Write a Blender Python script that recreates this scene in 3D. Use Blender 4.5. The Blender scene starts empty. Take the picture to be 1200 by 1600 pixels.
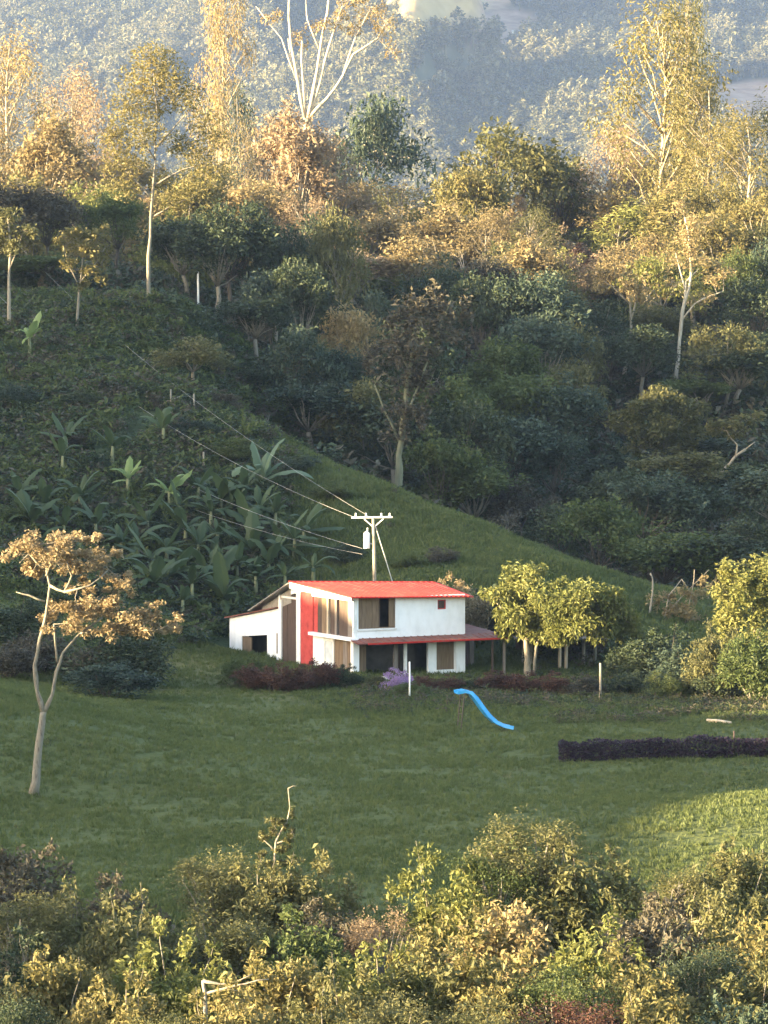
import bpy, math, random
import numpy as np
from mathutils import Vector

random.seed(7)
RNG = np.random.default_rng(7)
S = bpy.context.scene
COL = S.collection
R = math.radians

# ------------------------------------------------------------------ camera
CAM_Z, F, HOR = 18.0, 5600.0, 550.0
PITCH = math.atan((800 - HOR) / F)
cam_d = bpy.data.cameras.new('camera')
cam = bpy.data.objects.new('camera', cam_d)
COL.objects.link(cam)
cam.location = (0, 0, CAM_Z)
cam.rotation_euler = (math.pi / 2 - PITCH, 0, 0)
cam_d.sensor_fit = 'HORIZONTAL'
cam_d.sensor_width = 36
cam_d.lens = 36 * F / 1200
cam_d.clip_start = 1
cam_d.clip_end = 12000
S.camera = cam

# ------------------------------------------------------------------ light
SUN_EL, SUN_AZ = 9.5, 20.0            # low evening sun from the left, a little behind the camera
to_sun = Vector((-math.cos(R(SUN_EL)) * math.cos(R(SUN_AZ)), -math.cos(R(SUN_EL)) * math.sin(R(SUN_AZ)), math.sin(R(SUN_EL))))
wd = bpy.data.worlds.new('World')
S.world = wd
wd.use_nodes = True
nt = wd.node_tree
sky = nt.nodes.new('ShaderNodeTexSky')
sky.sky_type = 'NISHITA'
sky.sun_disc = False
sky.sun_elevation = R(SUN_EL)
sky.sun_rotation = math.atan2(to_sun.x, to_sun.y)
sky.ozone_density = 0.5
sky.dust_density = 2.0
nt.nodes['Background'].inputs['Strength'].default_value = 0.11
nt.links.new(sky.outputs[0], nt.nodes['Background'].inputs['Color'])
sl = bpy.data.lights.new('sun', 'SUN')
sl.energy = 5.0
sl.angle = R(0.5)
sl.color = (1.0, 0.76, 0.43)
sun = bpy.data.objects.new('sun', sl)
COL.objects.link(sun)
sun.location = (-60, -20, 60)
sun.rotation_euler = (-to_sun).to_track_quat('-Z', 'Y').to_euler()

S.view_settings.view_transform = 'Standard'
S.view_settings.look = 'None'
S.view_settings.gamma = 1
S.view_settings.use_curve_mapping = False
S.view_settings.exposure = 3.25
S.cycles.use_denoising = True
S.cycles.max_bounces = 6
S.cycles.diffuse_bounces = 3
S.cycles.transmission_bounces = 3
S.cycles.volume_bounces = 1
S.cycles.transparent_max_bounces = 4

# ------------------------------------------------------------------ picture measuring
def P(px, py, d):
    """the point at distance d (along y) seen at photo pixel px, py"""
    a, b = (px - 600) / F, (800 - py) / F
    dy = math.cos(PITCH) + b * math.sin(PITCH)
    dz = -math.sin(PITCH) + b * math.cos(PITCH)
    t = d / dy
    return Vector((a * t, d, CAM_Z + dz * t))

# ------------------------------------------------------------------ noise
_T = RNG.random((256, 256))
def vnoise(x, y):
    x = np.asarray(x, float); y = np.asarray(y, float)
    xi = np.floor(x).astype(int); yi = np.floor(y).astype(int)
    fx = x - xi; fy = y - yi
    fx = fx * fx * (3 - 2 * fx); fy = fy * fy * (3 - 2 * fy)
    g = lambda i, j: _T[i & 255, j & 255]
    return (g(xi, yi) * (1 - fx) + g(xi + 1, yi) * fx) * (1 - fy) + (g(xi, yi + 1) * (1 - fx) + g(xi + 1, yi + 1) * fx) * fy - 0.5
def fbm(x, y, n=4):
    s = 0; a = 1
    for k in range(n):
        s = s + a * vnoise(x * 2 ** k + 17 * k, y * 2 ** k + 31 * k); a *= 0.5
    return s
def sstep(a, b, x):
    t = np.clip((x - a) / (b - a), 0, 1)
    return t * t * (3 - 2 * t)

# ------------------------------------------------------------------ terrain
CP = []
def cp(px, py, d):
    p = P(px, py, d); CP.append((p.x, p.y, p.z))
for a in [(40, 1245, 145), (600, 1245, 144), (1150, 1245, 144), (0, 1078, 168), (100, 1120, 160), (210, 1150, 163), (300, 1130, 172),
          (600, 1130, 174), (1000, 1130, 174), (1200, 1135, 172), (520, 1432, 115), (50, 1440, 114), (1000, 1430, 115), (1200, 1268, 132), (1260, 1240, 134), (1080, 1345, 125),
          (300, 1340, 128), (800, 1340, 127),
          (280, 1000, 209), (360, 1022, 213.5), (330, 1012, 215), (437, 1034, 207.5), (400, 1026, 210.5), (420, 1010, 216), (180, 1080, 186), (60, 1060, 192), (470, 1046, 201), (560, 1056, 199), (740, 1057, 203), (870, 1058, 203),
          (640, 1090, 188), (420, 1085, 188), (1000, 1085, 192), (1150, 1090, 190), (1200, 1060, 198),
          (620, 1040, 207), (760, 1030, 209),
          (100, 920, 212), (-40, 910, 212), (300, 945, 221), (450, 940, 224), (600, 905, 220), (720, 900, 222), (850, 906, 224), (920, 908, 226), (1000, 960, 225),
          (150, 750, 240), (0, 740, 241), (300, 800, 236), (450, 800, 238), (620, 850, 232),
          (50, 600, 264), (300, 620, 260), (400, 690, 250), (200, 650, 254), (500, 725, 248), (620, 772, 247), (700, 800, 244), (780, 832, 239), (860, 870, 232),
          (150, 482, 292), (0, 500, 290), (300, 490, 288), (-60, 480, 296), (232, 476, 300)]:
    cp(*a)
# ravine behind the crest and the wooded slope beyond it
for a in [(620, 830, 264), (800, 900, 258), (950, 960, 250), (1100, 940, 244), (1250, 920, 242), (480, 740, 272), (400, 620, 285),
          (1030, 772, 290), (1120, 752, 286), (1200, 760, 285), (900, 800, 285), (700, 780, 288), (550, 700, 295), (1055, 602, 330), (975, 602, 330), (1200, 600, 330),
          (800, 620, 330), (600, 600, 330), (400, 520, 325), (200, 440, 330), (0, 450, 330),
          (600, 450, 400), (300, 410, 400), (50, 400, 400), (900, 440, 400), (1150, 400, 400), (1230, 390, 405), (-60, 400, 400),
          (300, 400, 440), (600, 420, 440), (900, 415, 440), (1200, 395, 440), (0, 390, 440)]:
    cp(*a)
for x in (-70, -35, 0, 35, 70):
    CP += [(x, 520, 17), (x, 600, 5), (x, 720, -6)]
for x in (-22, -8, 8, 22):
    CP += [(x, 105, -1.3), (x, 95, -1.3), (x, 80, -1.2), (x, 40, 2.0), (x, 15, 10), (x, 0, 16.2), (x, -40, 16.8), (x, -90, 16.6)]
CP = np.array(CP)
def _k(r2):
    return np.where(r2 > 1e-12, 0.5 * r2 * np.log(r2 + 1e-12), 0)
_q = CP[:, :2] / 50.0
_n = len(CP)
_A = np.zeros((_n + 3, _n + 3))
_d2 = ((_q[:, None] - _q[None]) ** 2).sum(2)
_A[:_n, :_n] = _k(_d2) + np.eye(_n) * 2e-3
_A[:_n, _n] = 1; _A[:_n, _n + 1:] = _q; _A[_n, :_n] = 1; _A[_n + 1:, :_n] = _q.T
_w = np.linalg.solve(_A, np.concatenate([CP[:, 2], np.zeros(3)]))
def tps(x, y):
    x = np.asarray(x, float).ravel() / 50; y = np.asarray(y, float).ravel() / 50
    out = np.empty_like(x)
    for i in range(0, len(x), 8000):
        xs, ys = x[i:i + 8000], y[i:i + 8000]
        r2 = (xs[:, None] - _q[None, :, 0]) ** 2 + (ys[:, None] - _q[None, :, 1]) ** 2
        out[i:i + 8000] = _k(r2) @ _w[:_n] + _w[_n] + _w[_n + 1] * xs + _w[_n + 2] * ys
    return out
# unseen hill spur beyond the frame's edge, its heights shaped to place the shade
SHADE_SPUR_X = -100.0
SHADE_SPUR_Y = [-90, 20, 64, 90, 109, 130, 150, 170, 182, 194, 224, 245, 264, 300, 330, 364, 414, 520, 720]
SHADE_SPUR_Z = [13, 16, 18.3, 20.2, 21.6, 21.6, 20.6, 20.5, 25.8, 35, 39.5, 35.5, 39.5, 45.5, 44.5, 43, 44, 45, 30]
def ground_z(x, y):
    x = np.atleast_1d(np.asarray(x, float)); y = np.atleast_1d(np.asarray(y, float))
    hw = np.maximum(0.112 * np.maximum(y, 0), 8) + 8
    z = tps(np.clip(x, -hw - 6, hw + 6), np.minimum(y, 720))
    z = z - 70 * sstep(700, 1400, y)
    t = np.clip((-x - hw) / (-SHADE_SPUR_X - hw), 0, 1) ** 1.8
    ridge = np.interp(y, SHADE_SPUR_Y, SHADE_SPUR_Z) + 1.6 * fbm(y / 9, y * 0 + 3.3, 3)
    ridge = ridge - np.maximum(0, -x + SHADE_SPUR_X) * 0.25
    z = np.where(x < -hw, z * (1 - t) + ridge * t, z)
    tr = sstep(hw, hw + 120, x)
    z = np.where(x > hw, z * (1 - tr) + (z * 0.5 + 12) * tr, z)
    rough = sstep(205, 225, y) + sstep(118, 108, y) + sstep(20, 40, np.abs(x) - hw)
    z = z + 0.10 * fbm(x / 5, y / 5, 3) + 0.5 * np.clip(rough, 0, 1) * fbm(x / 6 + 9, y / 6, 4)
    return z
def gz(x, y):
    return float(ground_z(x, y)[0])
def gp(px, d):
    """the ground point at distance d straight under photo column px"""
    x = (px - 600) / F * d
    return Vector((x, d, gz(x, d)))
def foot(px, py, d0=100, d1=330):
    """first ground point seen at photo pixel px, py"""
    ds = np.arange(d0, d1, 0.25)
    p0 = P(px, py, 100.0); sl_ = (p0.z - CAM_Z) / 100.0; ax = p0.x / 100.0
    hit = np.nonzero(ground_z(ax * ds, ds) >= CAM_Z + sl_ * ds)[0]
    d = ds[hit[0]] if len(hit) else d1
    return Vector((ax * d, d, gz(ax * d, d)))

# ------------------------------------------------------------------ mesh helpers
class MB:
    """collects quads (or triangles given as quads with a repeated corner dropped)"""
    def __init__(s): s.v = []; s.f = []; s.n = 0; s.ngon = []
    def add(s, verts, faces):
        verts = np.asarray(verts, float); faces = np.asarray(faces, int)
        s.v.append(verts); s.f.append(faces + s.n); s.n += len(verts)
    def tube(s, pts, radii, sides=6, cap=True):
        pts = [Vector(p) for p in pts]
        n = len(pts); vs = []
        if not hasattr(radii, '__len__'): radii = [radii] * n
        for i, p in enumerate(pts):
            t = (pts[min(i + 1, n - 1)] - pts[max(i - 1, 0)])
            t = t.normalized() if t.length > 1e-9 else Vector((0, 0, 1))
            a = t.cross(Vector((0.31, 0.92, 0.17)))
            if a.length < 0.1: a = t.cross(Vector((1, 0, 0)))
            a.normalize(); b = t.cross(a)
            for k in range(sides):
                w = 2 * math.pi * k / sides
                vs.append(p + (a * math.cos(w) + b * math.sin(w)) * radii[i])
        fs = []
        for i in range(n - 1):
            for k in range(sides):
                k2 = (k + 1) % sides
                fs.append((i * sides + k, i * sides + k2, (i + 1) * sides + k2, (i + 1) * sides + k))
        base = s.n
        s.add([tuple(v) for v in vs], fs)
        if cap:
            s.ngon.append([base + k for k in range(sides)][::-1]); s.ngon.append([base + (n - 1) * sides + k for k in range(sides)])
    def box(s, x0, x1, y0, y1, z0, z1):
        v = [(x, y, z) for z in (z0, z1) for y in (y0, y1) for x in (x0, x1)]
        s.add(v, [(0, 2, 3, 1), (4, 5, 7, 6), (0, 1, 5, 4), (2, 6, 7, 3), (0, 4, 6, 2), (1, 3, 7, 5)])
    def slab(s, quad, th):
        """a thick plate below four corner points"""
        q = [Vector(p) for p in quad]
        v = [tuple(p) for p in q] + [tuple(p - Vector((0, 0, th))) for p in q]
        s.add(v, [(0, 1, 2, 3), (7, 6, 5, 4), (0, 4, 5, 1), (1, 5, 6, 2), (2, 6, 7, 3), (3, 7, 4, 0)])
    def prism(s, poly, axis, a0, a1):
        """extrudes a polygon of (u, z) along local x or y between a0 and a1"""
        n = len(poly)
        mk = (lambda u, z, a: (a, u, z)) if axis == 'x' else (lambda u, z, a: (u, a, z))
        base = s.n
        s.add([mk(u, z, a0) for u, z in poly] + [mk(u, z, a1) for u, z in poly], [(i, (i + 1) % n, n + (i + 1) % n, n + i) for i in range(n)])
        s.ngon.append([base + i for i in range(n)][::-1]); s.ngon.append([base + n + i for i in range(n)])
    def mesh(s, name, mats, smooth=False):
        me = bpy.data.meshes.new(name)
        v = np.concatenate(s.v) if s.v else np.zeros((0, 3))
        loops = []; starts = []; pos = 0
        quads = np.concatenate(s.f) if s.f else np.zeros((0, 4), int)
        nq = len(quads); k = quads.shape[1]
        loops = quads.ravel().tolist() if s.ngon else quads.ravel()
        starts = np.arange(nq) * k
        if s.ngon:
            starts = starts.tolist(); pos = nq * k
            for g in s.ngon:
                starts.append(pos); loops += g; pos += len(g)
        me.vertices.add(len(v)); me.vertices.foreach_set('co', v.ravel())
        me.loops.add(len(loops)); me.loops.foreach_set('vertex_index', np.asarray(loops, dtype=np.int32))
        me.polygons.add(len(starts)); me.polygons.foreach_set('loop_start', np.asarray(starts, dtype=np.int32))
        me.update(calc_edges=True); me.validate()
        for m in (mats if isinstance(mats, (list, tuple)) else [mats]):
            me.materials.append(m)
        me.polygons.foreach_set('use_smooth', np.full(len(me.polygons), bool(smooth)))
        return me

def tag(o, label=None, cat=None, group=None, kind=None):
    if label: o['label'] = label
    if cat: o['category'] = cat
    if group: o['group'] = group
    if kind: o['kind'] = kind
    return o
def ob(name, me, parent=None, loc=None, mat=None):
    o = bpy.data.objects.new(name, me); COL.objects.link(o)
    if parent: o.parent = parent
    if loc is not None: o.location = loc
    if mat: setmat(o, mat)
    return o
def setmat(o, mat):
    o.material_slots[0].link = 'OBJECT'; o.material_slots[0].material = mat
def empty(name, loc, rz=0):
    o = bpy.data.objects.new(name, None); COL.objects.link(o)
    o.location = loc; o.rotation_euler = (0, 0, rz); o.empty_display_size = 0.3
    return o

# ------------------------------------------------------------------ materials
def nodes(m):
    m.use_nodes = True
    return m.node_tree, m.node_tree.nodes, m.node_tree.links
MATS = {}
def ramp_mix(nt, fac, cols):
    r = nt.nodes.new('ShaderNodeValToRGB')
    el = r.color_ramp.elements
    while len(el) < len(cols): el.new(0.5)
    for i, c in enumerate(cols):
        el[i].position = i / (len(cols) - 1); el[i].color = (*c, 1)
    nt.links.new(fac, r.inputs[0])
    return r.outputs[0]
def leaf_mat(name, cols, trans=0.35, rough=0.6, clump=0.35):
    m = bpy.data.materials.new(name); nt, N, L = nodes(m)
    geo = N.new('ShaderNodeNewGeometry'); oi = N.new('ShaderNodeObjectInfo'); tc = N.new('ShaderNodeTexCoord')
    nz = N.new('ShaderNodeTexNoise'); nz.inputs['Scale'].default_value = clump; nz.inputs['Detail'].default_value = 2
    L.new(geo.outputs['Position'], nz.inputs['Vector'])
    a = N.new('ShaderNodeMath'); a.operation = 'MULTIPLY_ADD'; L.new(geo.outputs['Random Per Island'], a.inputs[0]); a.inputs[1].default_value = 0.55; a.inputs[2].default_value = -0.3
    b = N.new('ShaderNodeMath'); b.operation = 'ADD'; L.new(nz.outputs[0], b.inputs[0]); L.new(a.outputs[0], b.inputs[1])
    c = N.new('ShaderNodeMath'); c.operation = 'MULTIPLY_ADD'; L.new(oi.outputs['Random'], c.inputs[0]); c.inputs[1].default_value = 0.3; L.new(b.outputs[0], c.inputs[2])
    col = ramp_mix(nt, c.outputs[0], cols)
    bs = N['Principled BSDF']; bs.inputs['Roughness'].default_value = rough; bs.inputs['Specular IOR Level'].default_value = 0.25
    L.new(col, bs.inputs['Base Color'])
    tr = N.new('ShaderNodeBsdfTranslucent'); L.new(col, tr.inputs['Color'])
    mx = N.new('ShaderNodeMixShader'); mx.inputs[0].default_value = trans
    L.new(bs.outputs[0], mx.inputs[1]); L.new(tr.outputs[0], mx.inputs[2])
    L.new(mx.outputs[0], N['Material Output'].inputs['Surface'])
    MATS[name] = m
    return m
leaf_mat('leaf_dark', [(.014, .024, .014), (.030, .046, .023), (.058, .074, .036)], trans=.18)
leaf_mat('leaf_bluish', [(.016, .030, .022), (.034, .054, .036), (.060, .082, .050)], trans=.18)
leaf_mat('leaf_mid', [(.035, .055, .018), (.065, .090, .028), (.10, .12, .042)])
leaf_mat('leaf_olive', [(.046, .052, .021), (.088, .092, .036), (.148, .142, .060)])
leaf_mat('leaf_yellow', [(.075, .078, .028), (.145, .132, .048), (.22, .185, .078)])
leaf_mat('leaf_bright', [(.070, .086, .024), (.125, .138, .038), (.185, .185, .060)])
leaf_mat('leaf_tan', [(.11, .090, .044), (.20, .158, .078), (.31, .245, .12)])
leaf_mat('leaf_pinktan', [(.12, .090, .058), (.22, .162, .100), (.33, .25, .155)])
leaf_mat('leaf_orange', [(.085, .064, .036), (.185, .142, .078), (.32, .25, .145)])
leaf_mat('leaf_graybrown', [(.034, .031, .022), (.064, .058, .040), (.105, .092, .062)], trans=.2)
leaf_mat('leaf_redbrown', [(.040, .020, .016), (.075, .036, .026), (.11, .056, .038)])
leaf_mat('leaf_purple', [(.014, .009, .018), (.024, .015, .030), (.040, .025, .044)], trans=.2)
leaf_mat('leaf_lilac', [(.20, .13, .27), (.30, .20, .38), (.42, .31, .48)])
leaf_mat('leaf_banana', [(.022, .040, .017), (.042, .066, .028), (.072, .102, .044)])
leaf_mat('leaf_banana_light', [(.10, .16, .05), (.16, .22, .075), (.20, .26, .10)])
leaf_mat('leaf_pale', [(.07, .11, .065), (.10, .145, .085), (.13, .18, .11)])
leaf_mat('grass_blade', [(.046, .062, .020), (.072, .097, .030), (.104, .124, .041)])
leaf_mat('far_leaf', [(.036, .044, .020), (.082, .086, .040), (.155, .145, .078)], trans=.2, clump=.006)

def surf(name, c1, c2, scale=3.0, rough=0.8, bump=0.2, stretch=(1, 1, 1), spec=.3, detail=5, coord='Object', c3=None):
    m = bpy.data.materials.new(name); nt, N, L = nodes(m)
    tc = N.new('ShaderNodeTexCoord'); mp = N.new('ShaderNodeMapping'); mp.inputs['Scale'].default_value = stretch
    L.new(tc.outputs[coord], mp.inputs['Vector'])
    nz = N.new('ShaderNodeTexNoise'); nz.inputs['Scale'].default_value = scale; nz.inputs['Detail'].default_value = detail; nz.inputs['Roughness'].default_value = .62
    L.new(mp.outputs[0], nz.inputs['Vector'])
    mr = N.new('ShaderNodeMapRange'); mr.inputs['From Min'].default_value = .3; mr.inputs['From Max'].default_value = .7; L.new(nz.outputs[0], mr.inputs[0])
    col = ramp_mix(nt, mr.outputs[0], [c1, c2] if c3 is None else [c1, c2, c3])
    bs = N['Principled BSDF']; bs.inputs['Roughness'].default_value = rough; bs.inputs['Specular IOR Level'].default_value = spec
    L.new(col, bs.inputs['Base Color'])
    if bump:
        bp = N.new('ShaderNodeBump'); bp.inputs['Strength'].default_value = bump; bp.inputs['Distance'].default_value = .05
        L.new(nz.outputs[0], bp.inputs['Height']); L.new(bp.outputs[0], bs.inputs['Normal'])
    MATS[name] = m
    return m
surf('bark_white', (.24, .21, .16), (.46, .42, .34), 6, stretch=(1, 1, .25), bump=.4)
surf('bark_pale', (.10, .082, .060), (.28, .245, .19), 7, stretch=(1, 1, .3), bump=.5, c3=(.20, .18, .13))
surf('bark_gray', (.075, .065, .052), (.20, .18, .145), 7, stretch=(1, 1, .3), bump=.5, c3=(.14, .14, .10))
surf('bark_dark', (.045, .038, .030), (.10, .085, .065), 4, stretch=(1, 1, .25))
surf('bark_green', (.08, .085, .055), (.16, .165, .11), 3, stretch=(1, 1, .25))
surf('banana_stem', (.10, .12, .06), (.22, .22, .12), 4, stretch=(1, 1, .3))
surf('white_paint', (.78, .79, .80), (.86, .86, .86), 1.3, c3=(.88, .88, .88), bump=.08, rough=.85)
m = MATS['white_paint']; nt_, N_, L_ = nodes(m); bs_ = N_['Principled BSDF']; src = bs_.inputs['Base Color'].links[0].from_socket
tc_ = N_.new('ShaderNodeTexCoord'); sx_ = N_.new('ShaderNodeSeparateXYZ'); L_.new(tc_.outputs['Object'], sx_.inputs[0])
mp_ = N_.new('ShaderNodeMapping'); mp_.inputs['Scale'].default_value = (1.7, 1.7, .6); L_.new(tc_.outputs['Object'], mp_.inputs[0])
nz_ = N_.new('ShaderNodeTexNoise'); nz_.inputs['Scale'].default_value = 1.2; nz_.inputs['Detail'].default_value = 5; L_.new(mp_.outputs[0], nz_.inputs['Vector'])
lo_ = N_.new('ShaderNodeMapRange'); lo_.inputs['From Min'].default_value = 1.0; lo_.inputs['From Max'].default_value = -.2; lo_.inputs['To Min'].default_value = .22; lo_.inputs['To Max'].default_value = .75; L_.new(sx_.outputs['Z'], lo_.inputs[0])
mu_ = N_.new('ShaderNodeMath'); mu_.operation = 'MULTIPLY'; L_.new(lo_.outputs[0], mu_.inputs[0]); mr_ = N_.new('ShaderNodeMapRange'); mr_.inputs['From Min'].default_value = .45; mr_.inputs['From Max'].default_value = .75; L_.new(nz_.outputs[0], mr_.inputs[0]); L_.new(mr_.outputs[0], mu_.inputs[1])
mx_ = N_.new('ShaderNodeMix'); mx_.data_type = 'RGBA'; L_.new(mu_.outputs[0], mx_.inputs[0]); L_.new(src, mx_.inputs[6]); mx_.inputs[7].default_value = (.42, .38, .32, 1); L_.new(mx_.outputs[2], bs_.inputs['Base Color'])
surf('white_trim', (.66, .65, .62), (.82, .81, .79), 2.5, bump=.05)
surf('red_paint', (.26, .030, .030), (.42, .055, .048), 2.0, bump=.1, c3=(.46, .07, .06))
surf('roof_red', (.27, .022, .018), (.42, .026, .020), 0.9, rough=.7, bump=.05, c3=(.30, .060, .046), stretch=(2.2, .5, 1), spec=.2)
surf('roof_old', (.10, .042, .034), (.19, .066, .05), 1.6, rough=.7, bump=.1, c3=(.15, .10, .08))
surf('wood_dark', (.035, .024, .020), (.085, .058, .045), 2.2, stretch=(4, 4, .4), bump=.3, c3=(.06, .04, .034))
surf('wood_brown', (.12, .080, .050), (.22, .155, .10), 2.5, stretch=(4, 4, .4), bump=.2)
surf('wood_gray', (.12, .10, .085), (.26, .22, .19), 2.2, stretch=(4, 4, .4), bump=.3)
surf('wood_light', (.34, .27, .19), (.52, .44, .33), 2.2, stretch=(4, 4, .4), bump=.3)
surf('door_blue', (.42, .46, .50), (.62, .65, .66), 2.0, bump=.05)
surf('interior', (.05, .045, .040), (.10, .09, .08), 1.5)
surf('zinc', (.16, .15, .13), (.30, .28, .25), 2.0, rough=.6, c3=(.22, .17, .13))
surf('slide_blue', (.015, .20, .50), (.030, .28, .62), 2.0, rough=.35, bump=0, spec=.5)
surf('concrete', (.30, .28, .25), (.45, .43, .39), 4, bump=.1)
surf('metal_white', (.68, .68, .66), (.82, .82, .80), 5, rough=.45, bump=0, spec=.5)
surf('wire', (.30, .29, .27), (.42, .40, .38), 5, rough=.5, bump=0)
surf('stone', (.38, .36, .32), (.60, .58, .54), 4, bump=.3)

# ground: kinds of cover come in as attributes of the sheet
def ground_mat(name, far=False):
    m = bpy.data.materials.new(name); nt, N, L = nodes(m)
    geo = N.new('ShaderNodeNewGeometry')
    def noise(scale, detail=5, stretch=None, rough=.6):
        n = N.new('ShaderNodeTexNoise'); n.inputs['Scale'].default_value = scale; n.inputs['Detail'].default_value = detail; n.inputs['Roughness'].default_value = rough
        if stretch:
            mp = N.new('ShaderNodeMapping'); mp.inputs['Scale'].default_value = stretch
            L.new(geo.outputs['Position'], mp.inputs[0]); L.new(mp.outputs[0], n.inputs['Vector'])
        else: L.new(geo.outputs['Position'], n.inputs['Vector'])
        mr = N.new('ShaderNodeMapRange'); mr.inputs['From Min'].default_value = .3; mr.inputs['From Max'].default_value = .7
        L.new(n.outputs[0], mr.inputs[0])
        return mr.outputs[0]
    def mix(f, a, b):
        x = N.new('ShaderNodeMix'); x.data_type = 'RGBA'; x.clamp_factor = True
        if isinstance(f, float): x.inputs[0].default_value = f
        else: L.new(f, x.inputs[0])
        L.new(a, x.inputs[6]); L.new(b, x.inputs[7]); return x.outputs[2]
    def attr(n):
        a = N.new('ShaderNodeAttribute'); a.attribute_name = n; return a.outputs['Fac']
    bs = N['Principled BSDF']; bs.inputs['Roughness'].default_value = .95; bs.inputs['Specular IOR Level'].default_value = .1
    if not far:
        lawn = ramp_mix(nt, noise(.16, 6), [(.046, .062, .021), (.074, .092, .030), (.106, .116, .041)])
        streak = ramp_mix(nt, noise(1.0, 5, (.10, .5, .5)), [(.032, .044, .017), (.064, .078, .027), (.10, .105, .042)])
        lawn = mix(.5, lawn, streak)
        fine = ramp_mix(nt, noise(2.2, 6, None, .75), [(.026, .036, .014), (.064, .078, .026), (.10, .108, .042)])
        lawn = mix(.45, lawn, fine)
        rough_ = ramp_mix(nt, noise(.5, 7, None, .7), [(.020, .030, .015), (.040, .056, .026), (.066, .076, .036)])
        dry = ramp_mix(nt, noise(.7, 6), [(.070, .066, .028), (.12, .10, .042), (.16, .14, .06)])
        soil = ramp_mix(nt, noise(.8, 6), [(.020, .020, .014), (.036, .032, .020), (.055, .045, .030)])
        c = mix(attr('rough'), lawn, rough_); c = mix(attr('dry'), c, dry); c = mix(attr('soil'), c, soil)
        h = N.new('ShaderNodeTexNoise'); h.inputs['Scale'].default_value = 3.0; h.inputs['Detail'].default_value = 6; L.new(geo.outputs['Position'], h.inputs['Vector'])
        bp = N.new('ShaderNodeBump'); bp.inputs['Strength'].default_value = .55; bp.inputs['Distance'].default_value = .25
        L.new(h.outputs[0], bp.inputs['Height']); L.new(bp.outputs[0], bs.inputs['Normal'])
    else:
        wood = ramp_mix(nt, noise(.012, 6), [(.030, .038, .020), (.055, .060, .034), (.085, .080, .050)])
        meadow = ramp_mix(nt, noise(.03, 5), [(.24, .175, .075), (.32, .24, .11), (.37, .28, .14)])
        pink = ramp_mix(nt, noise(.05, 5), [(.17, .115, .082), (.23, .16, .115), (.28, .21, .15)])
        c = mix(attr('meadow'), wood, meadow); c = mix(attr('field'), c, pink)
    L.new(c, bs.inputs['Base Color'])
    MATS[name] = m
    return m
ground_mat('ground'); ground_mat('mountain', True)

# ------------------------------------------------------------------ ground sheet
def sheet(name, xs, ys, zfun, mat, attrs):
    X, Y = np.meshgrid(xs, ys); x = X.ravel(); y = Y.ravel(); z = zfun(x, y)
    nx, ny = len(xs), len(ys)
    i = np.arange(ny - 1)[:, None] * nx + np.arange(nx - 1)[None]
    i = i.ravel()
    mb = MB(); mb.add(np.stack([x, y, z], 1), np.stack([i, i + 1, i + nx + 1, i + nx], 1))
    me = mb.mesh(name, mat, True)
    for k, fn in attrs.items():
        a = me.attributes.new(k, 'FLOAT', 'POINT'); a.data.foreach_set('value', np.clip(fn(x, y, z), 0, 1).astype(np.float32))
    return tag(ob(name, me), kind='structure')
def pxof(x, y): return 600 + F * x / np.maximum(y, 1)
def a_rough(x, y, z):
    n = 1.1 * fbm(x / 7, y / 7, 3)
    r = sstep(203, 212, y + 5 * n)
    r = np.maximum(r, .75 * sstep(174, 182, y + 4 * n) * sstep(430, 560, pxof(x, y)))
    crest = sstep(410, 520, pxof(x, y)) * sstep(300, 250, y)
    r = r * (1 - .9 * crest * sstep(209, 219, y))
    return np.maximum(r, sstep(119, 112, y))
def a_dry(x, y, z):
    n = fbm(x / 4, y / 4, 3); px = pxof(x, y)
    d = .55 * sstep(196, 200, y) * sstep(212, 206, y) * sstep(500, 420, px) * sstep(220, 270, px)
    d = np.maximum(d, .8 * sstep(395, 410, y) * sstep(1000, 1100, px))
    d = np.maximum(d, .35 * sstep(180, 188, y + 5 * n) * sstep(204, 198, y))
    return np.clip(d + .4 * d * n, 0, 1)
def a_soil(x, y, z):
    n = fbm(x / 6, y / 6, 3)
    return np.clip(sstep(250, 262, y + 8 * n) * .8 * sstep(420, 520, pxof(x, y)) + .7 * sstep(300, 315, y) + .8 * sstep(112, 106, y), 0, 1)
xs = np.concatenate([np.arange(-240, -64, 4.0), np.arange(-64, 64, 0.8), np.arange(64, 240.1, 6.0)])
ys = np.concatenate([np.arange(-90, 90, 5.0), np.arange(90, 270, .8), np.arange(270, 460, 2.0), np.arange(460, 760, 8.0), np.arange(760, 1460, 35.0)])
sheet('ground', xs, ys, ground_z, MATS['ground'], {'rough': a_rough, 'dry': a_dry, 'soil': a_soil})

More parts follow.
